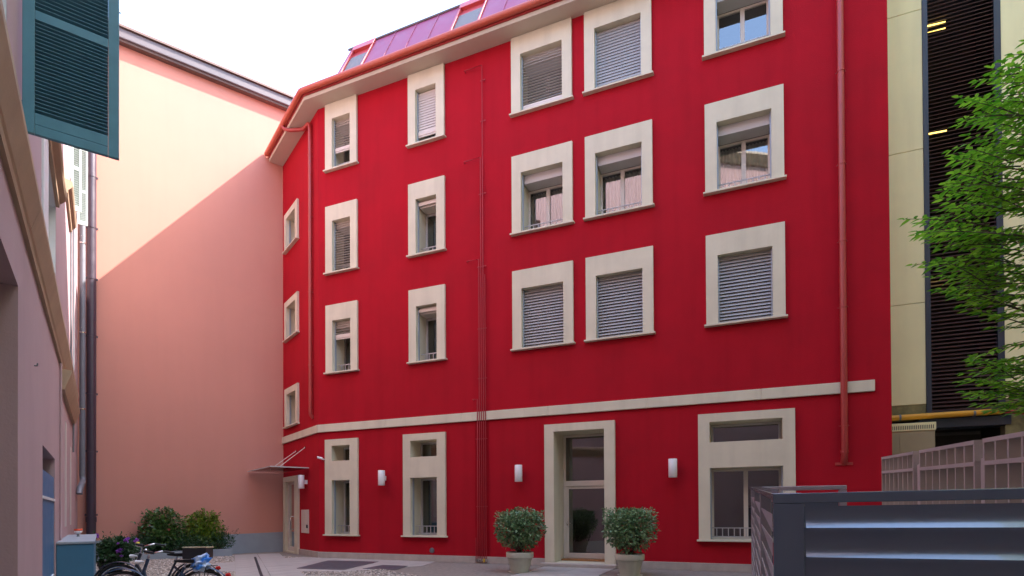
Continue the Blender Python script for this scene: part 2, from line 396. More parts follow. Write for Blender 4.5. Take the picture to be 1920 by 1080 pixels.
pm = bpy.data.meshes.new('pebbles'); pm.from_pydata(mbv, [], mbf); pm.materials.append(M['pebble']); pm.polygons.foreach_set('use_smooth', [True] * len(mbf))
link('pebble_paving', pm, None, Matrix(), dict(kind='stuff', label='small rounded river pebbles set in the courtyard ground'))
# hatches and drain
h1 = [gnd(*p) for p in ((555.5, 1066.5), (615, 1051.6), (710, 1053.8), (645, 1069.4))]
h2 = [gnd(*p) for p in ((680, 1067), (718, 1060), (765, 1062), (741, 1069.4))]
single('ground_hatch', MB().prism([(p.x, p.y) for p in h1], .003, .016), 'plate', 'large dark metal hatch plate let into the paving beside the red house', 'hatch', bevel=.003)
single('ground_hatch', MB().prism([(p.x, p.y) for p in h2], .003, .016), 'plate', 'smaller dark metal hatch plate between the large hatch and the pebbles', 'hatch', bevel=.003)
dr = thing('drain_channel', 'narrow black slotted drain channel running down the paved path', 'drain', Matrix())
c0, c1 = gnd(478, 1045), gnd(492, 1086); dd = (c1 - c0).normalized(); ds = Vector((dd.y, -dd.x, 0))
part('channel', MB().obox((c0 + c1) / 2 + Vector((0, 0, .011)), dd * ((c1 - c0).length / 2), ds * .035, (0, 0, .007)), 'tyre', dr)
nb = 26
for i in range(nb):
    part('grate_bar', MB().obox((0, 0, 0), dd * .035, ds * .033, (0, 0, .003)), 'plate', dr, Matrix.Translation(c0 + dd * ((c1 - c0).length * (i + .5) / nb) + Vector((0, 0, .0205))))

# ================================================================== RED HOUSE
house = thing('red_house', 'tall crimson house with cream window surrounds and a plum metal roof', 'house', FF)
ROWS = {2: (5.85, 5.90, 7.53, 8.04), 3: (9.03, 9.075, 10.71, 11.20), 4: (12.325, 12.375, 13.97, 14.472)}
COLS = {1: (.37, 1.60, .64, 1.345), 2: (3.48, 4.705, 3.735, 4.435), 3: (6.82, 8.545, 7.09, 8.28), 4: (8.89, 10.61, 9.16, 10.35), 5: (11.85, 13.56, 12.115, 13.30)}
DX = -.03   # the surround stands proud of the wall, so its measured place shifts a little
holes = []; PROUD = .07; GY = .53
def wp(name, mb, m, par, W, **k): return part(name, mb, m, par, W, **k)
slat_cache = {}
def slat_mesh(wd, kind, m):
    key = (round(wd, 3), kind, m)
    if key not in slat_cache:
        hw = wd / 2
        def prof_(h, d, bow):
            top = [(d, h), (d * .4, h * .4 + bow * .8), (-d * .4, -h * .4 + bow), (-d * .86, -h * .86 + bow * .3), (-d, -h - .005)]
            return [(a_, b_ - .0022) for a_, b_ in top] + [(a_ - .0006, b_ + .0006) for a_, b_ in top[::-1]]
        pr = {'open': prof_(.037, .002, .0) if False else prof_(.004, .037, .006), 'half': prof_(.035, .022, .004), 'shut': prof_(.040, .018, .003), 'closed': prof_(.036, .009, .003)}[kind]
        slat_cache[key] = MB().sweep_profile(pr, -hw, hw).mesh('slat', M[m])
    return slat_cache[key]
def interior(par, W, x0, x1, z0, z1, y0=GY + .05, d=1.15):
    mb = MB(); e = .12; a, b, c, dd_ = x0 - e, x1 + e, z0 - .05, z1 + .1; y1 = y0 + d
    mb.quad((a, y1, c), (b, y1, c), (b, y1, dd_), (a, y1, dd_)); mb.quad((a, y0, c), (a, y1, c), (a, y1, dd_), (a, y0, dd_)); mb.quad((b, y0, c), (b, y0, dd_), (b, y1, dd_), (b, y1, c))
    mb.quad((a, y0, c), (b, y0, c), (b, y1, c), (a, y1, c)); mb.quad((a, y0, dd_), (a, y1, dd_), (b, y1, dd_), (b, y0, dd_))
    for (p, q) in ((a, x0), (x1, b)): mb.quad((p, y0, c), (q, y0, c), (q, y0, dd_), (p, y0, dd_))
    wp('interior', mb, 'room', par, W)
def sashes(par, W, x0, x1, z0, z1, n, gy=GY, m='sash', fw_=.055, mid=.10):
    fr = MB(); y0, y1 = gy - .03, gy + .03
    fr.box(x0, x0 + fw_, y0, y1, z0, z1); fr.box(x1 - fw_, x1, y0, y1, z0, z1); fr.box(x0 + fw_, x1 - fw_, y0, y1, z0, z0 + fw_); fr.box(x0 + fw_, x1 - fw_, y0, y1, z1 - fw_, z1)
    xs = [x0 + fw_, x1 - fw_]
    if n == 2:
        c = (x0 + x1) / 2; fr.box(c - mid / 2, c + mid / 2, y0 - .015, y1, z0 + fw_, z1 - fw_); xs = [x0 + fw_, c - mid / 2, c + mid / 2, x1 - fw_]
    wp('sash_frame', fr, m, par, W, bevel=.004)
    for i in range(0, len(xs), 2):
        wp('pane', MB().quad((xs[i] - .005, gy, z0 + fw_ - .005), (xs[i + 1] + .005, gy, z0 + fw_ - .005), (xs[i + 1] + .005, gy, z1 - fw_ + .005), (xs[i] - .005, gy, z1 - fw_ + .005)), 'glass', par, W)
def railing(par, W, x0, x1, z0, h=.27, y=.17, pitch=.135):
    mb = MB(); r = .011
    mb.box(x0 + .005, x1 - .005, y - .012, y + .012, z0 + h - .012, z0 + h + .012)
    mb.box(x0 + .005, x1 - .005, y - .008, y + .008, z0 + .05, z0 + .066)
    n = max(3, round((x1 - x0) / pitch))
    for i in range(1, n): 
        x = x0 + (x1 - x0) * i / n; mb.box(x - r, x + r, y - .007, y + .007, z0 + .066, z0 + h - .012)
    wp('railing', mb, 'rail', par, W)
def curtain(par, W, x0, x1, z0, z1, y=GY + .14, side=1.0, folds=9, m='curtain'):
    mb = MB(); n = folds * 6; P = []
    xa, xb = (x0, x0 + (x1 - x0) * side) if side > 0 else (x1 + (x1 - x0) * side, x1)
    for i in range(n + 1):
        t = i / n; P.append((xa + (xb - xa) * t, y + .03 * math.sin(t * folds * 6.283)))
    mb.add([(p[0], p[1], z0) for p in P] + [(p[0], p[1], z1) for p in P], [(i, i + 1, n + 2 + i, n + 1 + i) for i in range(n)], True)
    wp('curtain', mb, m, par, W)
def window(W, x0, x1, z0, z1, ops, n=1, shut=0., skind='open', smat='alu', rail=True, sill=True, curt=None, box_head=True, gy=GY, warmbar=True):
    par = part('window', surround_mesh(x0, x1, z0 + (.045 if sill else 0), z1, ops, PROUD, gy + .06), 'cream', house, W)
    if sill: wp('sill', MB().box(x0 - .045, x1 + .045, -PROUD - .055, .02, z0, z0 + .043), 'cream', par, W, bevel=.006)
    for k, (a, b, c, d) in enumerate(ops):
        holes_list = W_holes[W_key(W)]; holes_list.append((a - .004, b + .004, c - .004, d + .004))
        main = k == 0
        if main:
            for (p, q) in ((a + .002, a + .03), (b - .03, b - .002)): wp('guide', MB().box(p, q, .045, .10, c + .002, d - .002), 'guide', par, W)
        head = .0
        if main and box_head:
            head = .24 if n == 2 else .20
            wp('shutter_box', MB().box(a + .032, b - .032, .12, gy - .034, d - head, d - .003), 'sashgrey' if n == 2 else 'sash', par, W, bevel=.004)
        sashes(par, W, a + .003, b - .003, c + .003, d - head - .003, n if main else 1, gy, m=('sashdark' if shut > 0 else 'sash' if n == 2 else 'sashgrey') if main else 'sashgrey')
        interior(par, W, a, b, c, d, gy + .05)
        if main and shut > 0:
            H = d - c; pitch = .0785; ns = int((H * shut - .03) / pitch); zt = d - .045
            for i in range(ns):
                zz = zt - pitch * (i + .5) + .012
                link('slat', slat_mesh(b - a - .066, skind, smat), par, W @ Matrix.Translation(((a + b) / 2, .075, zz)))
            zb = max(zt - pitch * ns - .025, c + .035)
            if shut < .93 and warmbar:
                wp('shutter_bottom_rail', MB().box(a + .033, b - .033, .05, .09, zb - .075, zb + .035), 'aluwarm', par, W, bevel=.006)
                wp('shutter_end_rail', MB().box(a + .033, b - .033, .06, .10, zb - .12, zb - .079), 'aluwarm', par, W, bevel=.006)
            else:
                wp('shutter_bottom_rail', MB().box(a + .033, b - .033, .055, .09, zb - .03, zb + .01), smat, par, W, bevel=.004)
        elif main and n == 1 and box_head:
            wp('shutter_bottom_rail', MB().box(a + .033, b - .033, .05, .09, d - .16, d - .06), 'aluwarm', par, W, bevel=.006)
        if main and rail: railing(par, W, a, b, c, y=.22)
        if main and curt:
            for cc in curt: curtain(par, W, a + .05, b - .05, c + .03, d - head - .05, gy + .14, cc[0], cc[1])
    return par
W_holes = {'F': [], 'W': []}
def W_key(W): return 'F' if W is FF else 'W'
shutters = {(1, 4): (.60, 'open', 'aluwarm'), (1, 3): (1, 'open', 'aluwarm'), (1, 2): (.26, 'open', 'aluwarm'), (2, 4): (.80, 'closed', 'aluwarm'),
            (3, 4): (.90, 'open', 'aluwarm'), (4, 4): (1, 'closed', 'alu'), (3, 2): (1, 'half', 'alu'), (4, 2): (1, 'half', 'alu'), (5, 2): (1, 'half', 'alu')}
curts = {(3, 3): [(.42, 6), (-.45, 6)], (4, 3): [(1.0, 12)], (5, 3): [(1.0, 14)], (2, 3): [(-.6, 5)], (2, 2): [(-.5, 4)], (1, 2): None}
for r_, (zs, zo, zt, ztop) in ROWS.items():
    for c_, (x0, x1, a, b) in COLS.items():
        s_ = shutters.get((c_, r_), (0, 'open', 'alu'))
        window(FF, x0 + DX, x1 + DX, zs, ztop, [(a + DX, b + DX, zo, zt)], 2 if c_ >= 3 else 1, *s_, curt=curts.get((c_, r_)), warmbar=True)
for (x0, x1, a, b, n_) in ((.33, 1.60, .60, 1.30, 1), (3.26, 4.70, 3.52, 4.42, 1), (11.64, 13.73, 11.90, 13.475, 2)):
    window(FF, x0 + DX, x1 + DX, .715, 3.765, [(a + DX, b + DX, .763, 2.469), (a + DX, b + DX, 3.078, 3.565)], n_, box_head=False, curt=None)
# main door
dx0, dx1, da, db = 7.735 + DX, 9.625 + DX, 7.995 + DX, 9.35 + DX
dsur = part('door', surround_mesh(dx0, dx1, 0.004, 3.765, [(da, db, .10, 3.565)], .10, .80), 'cream', house, FF)
W_holes['F'].append((da - .004, db + .004, .096, 3.569))
wp('doorstep', MB().box(dx0 - .06, dx1 + .06, -.34, -.104, .004, .096), 'stone', dsur, FF, bevel=.008)
wp('threshold', MB().box(da + .004, db - .004, .50, .74, .104, .150), 'wood', dsur, FF, bevel=.004)
ZT = 2.14
df = MB(); yy0, yy1 = .74, .80
df.box(da + .004, da + .07, yy0, yy1, .15, 3.56); df.box(db - .07, db - .004, yy0, yy1, .15, 3.56); df.box(da + .07, db - .07, yy0 - .02, yy1, ZT, ZT + .15); df.box(da + .07, db - .07, yy0, yy1, 3.50, 3.56)
wp('door_frame', df, 'sash', dsur, FF, bevel=.005)
lf = MB(); lf.box(da + .072, da + .15, yy0 + .01, yy1 - .005, .155, ZT - .004); lf.box(db - .12, db - .072, yy0 + .01, yy1 - .005, .155, ZT - .004)
lf.box(da + .15, db - .12, yy0 + .01, yy1 - .005, .155, .30); lf.box(da + .15, db - .12, yy0 + .01, yy1 - .005, ZT - .07, ZT - .004)
wp('door_leaf', lf, 'sash', dsur, FF, bevel=.005)
wp('pane', MB().quad((da + .145, .775, .295), (db - .115, .775, .295), (db - .115, .775, ZT - .065), (da + .145, .775, ZT - .065)), 'glass', dsur, FF)
wp('pane', MB().quad((da + .065, .775, ZT + .145), (db - .065, .775, ZT + .145), (db - .065, .775, 3.505), (da + .065, .775, 3.505)), 'glass', dsur, FF)
wp('handle', MB().tube([(da + .11, .75, 1.12), (da + .11, .69, 1.12), (da + .24, .69, 1.12)], .011, 8).box(da + .09, da + .13, .742, .748, 1.0, 1.2), 'steel', dsur, FF)
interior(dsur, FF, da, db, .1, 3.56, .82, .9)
# wing windows and wing door
for (z0, z1) in ((4.55, 5.98), (7.735, 9.18), (11.02, 12.43)):
    window(FWg, LW - 3.43, LW - 1.93, z0, z1, [(LW - 3.20, LW - 2.17, z0 + .05, z1 - .22)], 2, rail=False, box_head=False)
wdx0, wdx1 = LW - 3.62, LW - 1.92; wa, wb = LW - 3.38, LW - 2.30
wd = part('side_door', surround_mesh(wdx0, wdx1, .004, 2.755, [(wa, wb, .06, 2.57)], .07, .40), 'cream', house, FWg)
W_holes['W'].append((wa - .004, wb + .004, .056, 2.574))
dm = MB(); dm.box(wa + .004, wa + .16, .02, .07, .065, 2.565); dm.box(wb - .09, wb - .004, .02, .07, .065, 2.565); dm.box(wa + .16, wb - .09, .02, .07, 2.47, 2.565); dm.box(wa + .16, wb - .09, .02, .07, .065, .22)
wp('door_leaf', dm, 'sash', wd, FWg, bevel=.004)
wp('pane', MB().quad((wa + .155, .05, .215), (wb - .085, .05, .215), (wb - .085, .05, 2.475), (wa + .155, .05, 2.475)), 'glass', wd, FWg)
wp('handle', MB().tube([(wa + .55, .05, .85), (wa + .55, -.03, .85), (wa + .55, -.03, 1.30), (wa + .55, .05, 1.30)], .022, 8), 'steel', wd, FWg)
interior(wd, FWg, wa, wb, .06, 2.57, .42, .9)
# walls
SR = 15.56; ZE = 14.479
part('wall', wall_mesh(0, SR, .0, ZE, W_holes['F'], .5), 'red', house, FF)
part('wing_wall', wall_mesh(0, LW, .0, ZE, W_holes['W'], .35), 'red', house, FWg)
core = MB().prism([(SR, 1.9), (SR, 11), (-3.3, 11), (-3.3, 4.4), (-.9, 2.9), (.55, 1.9)], .0, 14.4)
core.box(SR - .25, SR, .5, 1.9, 0, 14.4)
part('rear_walls', core, 'red', house, FF)
# plinth
def off_poly(d):
    return (-.2587 * d, -d), (-3.322 - .4848 * d, 1.842 - .8746 * d)
def plinth_seg(x0, x1, W, m='stone'):
    part('plinth_stone', MB().box(x0, x1, -.035, .02, .002, .195), m, house, W, bevel=.006)
segs = [(.0, 1.9), (1.905, 3.8), (3.805, 5.7), (5.705, dx0 - .003), (dx1 + .003, 11.4), (11.405, 13.3), (13.305, SR)]
for a, b in segs: plinth_seg(a, b, FF)
plinth_seg(wdx1 + .003, LW + .0, FWg)
# string course
for a, b in ((0, 2.6), (2.603, 5.2), (5.203, 7.8), (7.803, 10.4), (10.403, 13.0), (13.003, 15.25)):
    part('string_course', MB().box(a, b, -.06, .02, 4.02, 4.265), 'cream', house, FF, bevel=.008)
part('string_course', MB().box(0, LW + .0, -.06, .02, 4.02, 4.265), 'cream', house, FWg, bevel=.008)
# cornice / soffit slab
(cx, cy), (ex, ey) = off_poly(.49)
cor = MB().prism([(SR + .3, -.49), (SR + .3, 11.2), (-3.35, 11.2), (ex, ey), (cx, cy)], 14.481, 14.60)
part('cornice', cor, 'soffit', house, FF, bevel=.01)
(cx, cy), (ex, ey) = off_poly(.52)
part('eaves_trim', MB().prism([(SR + .3, -.52), (SR + .3, 11.2), (-3.38, 11.2), (ex, ey), (cx, cy)], 14.603, 14.665), 'roofred', house, FF)
(cx, cy), (ex, ey) = off_poly(.60)
part('gutter', MB().tube([(SR + .3, -.60, 14.705), (10, -.60, 14.705), (5, -.60, 14.705), (cx + .05, cy, 14.705), (cx - .02, cy + .015, 14.705), (ex + .03, ey, 14.705)], .088, 14), 'gutter', house, FF)
# mansard roof
RY0, RZ0, RY1, RZ1 = -.50, 14.70, .42, 16.42
rl = math.hypot(RY1 - RY0, RZ1 - RZ0); rx = (RY1 - RY0) / rl; rz = (RZ1 - RZ0) / rl
def rp(s, t, d=0.): # t along slope, d outward
    return (s, RY0 + rx * t - rz * d, RZ0 + rz * t + rx * d)
roof = part('roof', MB().sweep_profile([(RY0 + .06, RZ0), (RY1, RZ1 - .06), (9.5, RZ1 + .9), (9.5, 14.67), (RY0 + .06, 14.67)][::-1], .98, SR + .2), 'roofred', house, FF)
def slope_box(s0, s1, t0, t1, d0, d1):
    mb = MB(); P = [rp(s0, t0, d0), rp(s1, t0, d0), rp(s1, t1, d0), rp(s0, t1, d0), rp(s0, t0, d1), rp(s1, t0, d1), rp(s1, t1, d1), rp(s0, t1, d1)]
    return mb.add(P, [(0, 3, 2, 1), (4, 5, 6, 7), (0, 1, 5, 4), (1, 2, 6, 5), (2, 3, 7, 6), (3, 0, 4, 7)])
dorm = [(1.15, 1.98), (5.02, 5.95), (8.75, 9.70), (12.4, 13.35)]
x = .98; cuts = []
edges = [.98]
for (a, b) in dorm:
    edges += [a, b]
edges.append(SR + .2)
for i in range(0, len(edges), 2):
    a, b = edges[i], edges[i + 1]
    n = max(1, round((b - a) / .72))
    for k in range(n):
        s0, s1 = a + (b - a) * k / n, a + (b - a) * (k + 1) / n
        wp('roof_panel', slope_box(s0 + .008, s1 - .008, .02, rl - .02, -.03, .0), 'roof', roof, FF, bevel=.003)
        if k: wp('roof_seam', slope_box(s0 - .012, s0 + .012, .02, rl - .02, -.005, .022), 'roof', roof, FF, bevel=.004)
for (a, b) in dorm:
    wp('dormer_head', slope_box(a, b, rl - .30, rl + .02, -.04, .06), 'roofred', roof, FF, bevel=.006)
    for (p, q) in ((a, a + .07), (b - .05, b)): wp('dormer_cheek', slope_box(p, q, .03, rl - .303, -.04, .05), 'roofred', roof, FF, bevel=.005)
    for k in range(15):
        t0 = .10 + k * .082
        wp('blind_slat', slope_box(a + .075, b - .055, t0, t0 + .070, -.022, -.008), 'blind', roof, FF)
wp('roof_ridge_trim', MB().tube([rp(.9, rl + .0, .02), rp(SR + .2, rl + .0, .02)], .035, 8), 'zinc', roof, FF)
# left downpipe on the wing
pipe_x, pz = LW - .50, 4.55
dpw = part('downpipe', MB().tube([(2.05, -.60, 14.66), (2.12, -.56, 14.52), (2.35, -.44, 14.40), (2.75, -.14, 14.34), (3.18, -.10, 14.32), (3.28, -.095, 14.22), (3.30, -.095, 14.0), (3.30, -.095, 9.6), (3.30, -.095, 4.75), (3.30, -.09, 4.66), (3.30, .0, 4.56)], .058, 12), 'redpipe', house, FWg)
for z in (6.3, 8.7, 11.2, 13.2):
    wp('pipe_clamp', MB().tube([(3.30, -.095, z - .02), (3.30, -.095, z + .02)], .068, 12).box(3.285, 3.315, -.06, .0, z - .012, z + .012), 'redpipe', dpw, FWg)
# right downpipe
sx = 14.66
dpr = part('downpipe', MB().tube([(sx, -.115, 14.6), (sx, -.115, 10), (sx, -.115, 6), (sx, -.115, 2.78), (sx, -.10, 2.66), (sx, -.02, 2.52), (sx, .03, 2.48)], .068, 14), 'redpipe', house, FF)
for z in (3.30, 5.9, 7.35, 9.05, 11.1, 13.0):
    wp('pipe_clamp', MB().tube([(sx, -.115, z - .015), (sx, -.115, z + .015)], .079, 12).box(sx - .10, sx + .10, -.09, -.075, z - .006, z + .006).box(sx - .012, sx + .012, -.06, .0, z - .012, z + .012), 'redpipe', dpr, FF)
wp('pipe_collar', MB().box(sx - .17, sx + .17, -.02, -.003, 2.44, 2.50).tube([(sx, -.10, 2.70), (sx, -.085, 2.76)], .08, 12), 'redpipe', dpr, FF)
# thin red gas pipes
gp = [(5.905, 14.02, 5.35), (5.84, 11.42, 5.32), (5.775, 8.56, 5.40), (5.71, 4.62, 5.56), (5.65, 1.55, None), (5.965, 13.9, None)]
for i, (s, ztop_, hx) in enumerate(gp):
    y_ = -.075
    if i in (4, 5): ztop_ = .72 if i == 4 else 8.1
    pts = [(s, y_, ztop_), (s, y_, .28), (s, y_, .03)]
    if hx is not None: pts = [(hx, -.0, ztop_), (hx, y_, ztop_), (s, y_, ztop_)] + pts[1:]
    gpo = part('gas_pipe', MB().tube(pts, .0125, 8), 'gaspipe', house, FF)
    wp('valve', MB().tube([(s, y_, .05), (s, y_, .14)], .024, 8).box(s - .01, s + .01, y_ - .06, y_ - .02, .10, .115), 'steel' if i else 'yellowbit', gpo, FF)
for z in (13.6, 12.45, 10.4, 8.35, 6.6, 5.2, 3.5, 1.6):
    k0 = 5.69 if z < 4.6 else 5.76 if z < 8.5 else 5.82 if z < 11.4 else 5.88
    part('pipe_bracket', MB().box(k0 - .04, 6.0, -.06, -.045, z - .012, z + .012), 'gaspipe', house, FF)
part('pipe_strip', MB().box(5.60, 6.03, -.012, .004, .197, 4.017), 'reddark', house, FF)  # thin strip of darker red behind the lower gas pipes
# vents in the wall
for (s, z) in ((4.18, .33), (13.18, .40)):
    part('vent_cap', MB().lathe([(0, .03), (.06, .03), (.075, .02), (.08, 0)], 18), 'greypipe', house, FF @ Matrix.Translation((s, 0, z)) @ Matrix.Rotation(R(90), 4, 'X'))
# entrance canopy on the wing
can = part('canopy', MB().box(0.02, LW - .88, -1.24, -.02, 2.935, 2.953), 'canopyglass', house, FWg)
for (xs_, zt_) in ((LW - 2.25, 3.62), (LW - 1.30, 3.66)):
    wp('tie_rod', MB().tube([(xs_, -.86, 2.96), (xs_, -.02, zt_)], .012, 8), 'aluwarm', can, FWg)
    wp('rod_fixing', MB().tube([(xs_, -.03, zt_), (xs_, .0, zt_)], .045, 10), 'steel', can, FWg)
    wp('rod_fixing', MB().tube([(xs_, -.86, 2.92), (xs_, -.86, 2.975)], .03, 10), 'steel', can, FWg)
wp('canopy_edge', MB().box(0.02, LW - .88, -1.252, -1.243, 2.925, 2.960).box(LW - .877, LW - .868, -1.25, -.02, 2.925, 2.960), 'sashgrey', can, FWg)

# wall lamps
def lamp(W, s, label):
    L_ = thing('wall_lamp', label, 'wall lamp', W @ Matrix.Translation((s, 0, 2.26)), 'white cylinder lamps on the red house')
    Wm = WM[L_.name]
    part('lamp_shade', MB().lathe([(.0, .0), (.098, .0), (.102, .004), (.102, .446), (.098, .45), (.085, .45), (.085, .40), (0, .40)], 28, (0, -.20, 0)), 'whitelamp', L_, Wm)
    part('bracket', MB().box(-.035, .035, -.105, -.002, .15, .29), 'whitelamp', L_, Wm, bevel=.004)
lamp(FWg, LW - 1.12, 'white cylinder wall lamp beside the side door under the glass canopy')
lamp(FF, 2.56, 'white cylinder wall lamp between the two narrow ground floor windows')
lamp(FF, 7.0, 'white cylinder wall lamp between the gas pipes and the main door')
lamp(FF, 11.03, 'white cylinder wall lamp between the main door and the wide ground floor window')
# intercom panel
ip = thing('intercom_panel', 'pale metal letterbox and intercom panel on the wall right of the side door', 'intercom', FWg @ Matrix.Translation((LW - 1.70, -.0, .76)))
Wi = WM[ip.name]
part('plate', MB().box(0, .76, -.022, -.002, 0, .79), 'sash', ip, Wi, bevel=.004)
for i in range(3):
    for j in range(3):
        if (i, j) == (2, 0): part('speaker_grille', MB().box(.53, .70, -.030, -.0225, .17, .28), 'crate', ip, Wi)
        else: part('letter_slot', MB().box(.03 + i * .24, .25 + i * .24, -.027, -.0225, .04 + j * .25, .26 + j * .25), 'aluwarm', ip, Wi, bevel=.003)
cc = thing('security_camera', 'small white bullet camera on the red wall beside the first narrow window', 'camera', FF @ Matrix.Translation((.12, 0, 3.17)))
Wc = WM[cc.name]
part('bracket', MB().tube([(.1, 0, -.02), (.1, -.08, -.02), (.06, -.1, .0)], .018, 8).lathe([(0, 0), (.04, 0), (.04, .01), (0, .01)], 12, (.1, -.01, -.02)), 'white', cc, Wc)
part('camera_body', MB().tube([(.09, -.08, .0), (-.03, -.17, .04)], .036, 12), 'white', cc, Wc)
part('lens', MB().tube([(-.02, -.165, .036), (-.036, -.176, .042)], .022, 10), 'crate', cc, Wc)

# ================================================================== PINK BUILDING (end of the court)
pk = thing('pink_building', 'tall blank salmon pink building closing the courtyard, half in sunlight', 'building', FP)
part('wall', MB().box(-3, PINKW + 2.6, 0, 9, 0, 16.62), 'pink', pk, FP)
pl0, pl1 = .60, .735
pm_ = MB(); x0, x1 = .0, PINKW - .01
pm_.add([(x0, -.02, 0), (x1, -.02, 0), (x1, -.02, pl1), (x0, -.02, pl0), (x0, .03, 0), (x1, .03, 0), (x1, .03, pl1), (x0, .03, pl0)], [(0, 1, 2, 3), (3, 2, 6, 7), (1, 5, 6, 2), (0, 3, 7, 4)])
part('plinth', pm_, 'greyplinth', pk, FP)
part('eaves_soffit', MB().box(-3, PINKW + 2.6, -.20, .3, 16.623, 16.70), 'eaves', pk, FP)
part('gutter', MB().box(-3, PINKW + 2.6, -.26, -.06, 16.703, 17.02), 'zinc', pk, FP, bevel=.03)
part('roof_edge', MB().sweep_profile([(-.32, 17.03), (-.30, 17.12), (3, 18.0), (3, 17.03)], -3, PINKW + 2.6), 'eaves', pk, FP)
part('antenna_pole', MB().tube([(1.02, .1, 16.9), (1.02, .1, 19.2)], .02, 8).tube([(.95, .1, 17.75), (1.1, .1, 17.75)], .03, 8), 'greypipe', pk, FP)
px_ = (hit(171.5, 700, K - nP * 0, nP) - K).dot(bP)
dpp = part('downpipe', MB().tube([(px_, -.15, 16.7), (px_, -.15, 9), (px_, -.15, 1.60), (px_, -.15, .05)], .125, 16), 'darkpipe', pk, FP)
for z in [1.42, 3.4, 5.2, 7.0, 8.8, 10.4, 12.0, 13.6]:
    wp('pipe_clamp', MB().tube([(px_, -.15, z - .02), (px_, -.15, z + .02)], .138, 16).box(px_ + .10, px_ + .165, -.17, -.13, z - .03, z + .03).box(px_ - .165, px_ - .10, -.17, -.13, z - .03, z + .03).box(px_ - .02, px_ + .02, -.06, 0, z - .02, z + .02), 'darkpipe', dpp, FP)
part('downpipe_socket', MB().tube([(px_, -.15, 1.2), (px_, -.15, 1.35)], .142, 16), 'darkpipe', pk, FP)

# ================================================================== LEFT BUILDING
HL = 19.0
lb = thing('rose_building', 'old rose coloured building with blue green louvred shutters beside the passage', 'building', FL)
def lw(x, y, off=0.):
    p = hit(x, y, -DL * nL + nL * off, nL); return (p - K).dot(xl), p.z
lholes = [(-18.6, -15.36, .0, 3.50), (-12.76, -10.42, .0, 2.34), (-18.6, -16.15, 5.0, 7.2), (-12.25, -10.35, 4.72, 6.42), (-7.3, -5.75, 8.35, 10.6), (-2.95, -1.40, 10.05, 12.2)]
for z0 in (9.2, 13.0):
    for x0 in (-40, -36.5, -33, -29.5, -26, -22.5):
        lholes.append((x0, x0 + 1.3, z0, z0 + 2.1))
for x0 in (-19, -15.5, -12, -8.5, -5): lholes.append((x0, x0 + 1.3, 13.2, 15.2))
part('wall', wall_mesh(-45, 0.0, 0, HL, lholes, .5), 'lilac', lb, FL)
bkm = MB().box(-45, -.0, 1.4, 9, 0, HL)
part('rear_walls', bkm, 'lilac', lb, FL)
def lining(name, h, m, depth, parent=lb, back='room', bm=None):
    a, b, c, d = h; mb = MB(); y0, y1 = .001, depth
    mb.quad((a, y0, c), (a, y1, c), (a, y1, d), (a, y0, d)); mb.quad((b, y0, c), (b, y0, d), (b, y1, d), (b, y1, c)); mb.quad((a, y0, d), (a, y1, d), (b, y1, d), (b, y0, d)); mb.quad((a, y0, c), (b, y0, c), (b, y1, c), (a, y1, c))
    o = part(name, mb, m, parent, FL)
    if back: wp('interior', MB().quad((a, y1, c), (b, y1, c), (b, y1, d), (a, y1, d)), back, o, FL)
    return o
lining('garage_opening', lholes[0], 'lilac', 1.2, back='lilac')
dlo = lining('door_opening', lholes[1], 'lilac', .42, back='bluedoor')
a, b, c, d = lholes[1]
wp('door_leaf', MB().box(a + .004, b - .004, .012, .07, .02, 2.045), 'bluedoor', dlo, FL, bevel=.006)
wp('door_panel_rail', MB().box(a + .006, b - .006, -.004, .0115, 1.66, 1.70), 'bluewhite', dlo, FL, bevel=.004)
for z in (.42, .50): wp('hasp_bar', MB().box(a + .1, b - .3, -.012, .0115, z, z + .03), 'bluewhite', dlo, FL)
for i, h in enumerate(lholes[2:]):
    big = i < 4
    o = lining('window', h, 'bluewhite' if big else 'lilac', .25, back=None)
    a, b, c, d = h
    sm = MB(); f_ = .07
    sm.box(a + .003, a + f_, .18, .24, c + .003, d - .003); sm.box(b - f_, b - .003, .18, .24, c + .003, d - .003); sm.box(a + f_, b - f_, .18, .24, c + .003, c + f_); sm.box(a + f_, b - f_, .18, .24, d - f_, d - .003); sm.box((a + b) / 2 - .05, (a + b) / 2 + .05, .17, .24, c + f_, d - f_)
    wp('sash_frame', sm, 'bluewhite', o, FL)
    for (p, q) in ((a + f_, (a + b) / 2 - .05), ((a + b) / 2 + .05, b - f_)):
        wp('pane', MB().quad((p, .21, c + f_), (q, .21, c + f_), (q, .21, d - f_), (p, .21, d - f_)), 'glass', o, FL)
    wp('interior', MB().box(a, b, .95, 1.0, c, d), 'room', o, FL)
    wp('sill', MB().box(a - .12, b + .12, -.035, .01, c - .07, c - .003), 'bluewhite', o, FL, bevel=.006)
# window frame strip beside the second window
part('window_surround', MB().box(-12.99, -12.26, -.025, .01, 4.56, 7.2), 'bluewhite', lb, FL, bevel=.005)
# string course
sc_prof = [(.01, 4.10), (-.035, 4.10), (-.045, 4.15), (-.06, 4.18), (-.13, 4.40), (-.13, 4.47), (.01, 4.53)]
for (a, b) in ((-45, -30), (-29.997, -22), (-21.997, -15), (-14.997, -9.0), (-8.997, -4.0)):
    part('string_course', MB().sweep_profile(sc_prof, a, b), 'tan', lb, FL)
part('string_course_end', MB().sweep_profile([(.01, 3.72), (-.06, 3.72), (-.16, 4.02), (-.16, 4.08), (.01, 4.09)], -9.0, -4.0), 'tan', lb, FL)
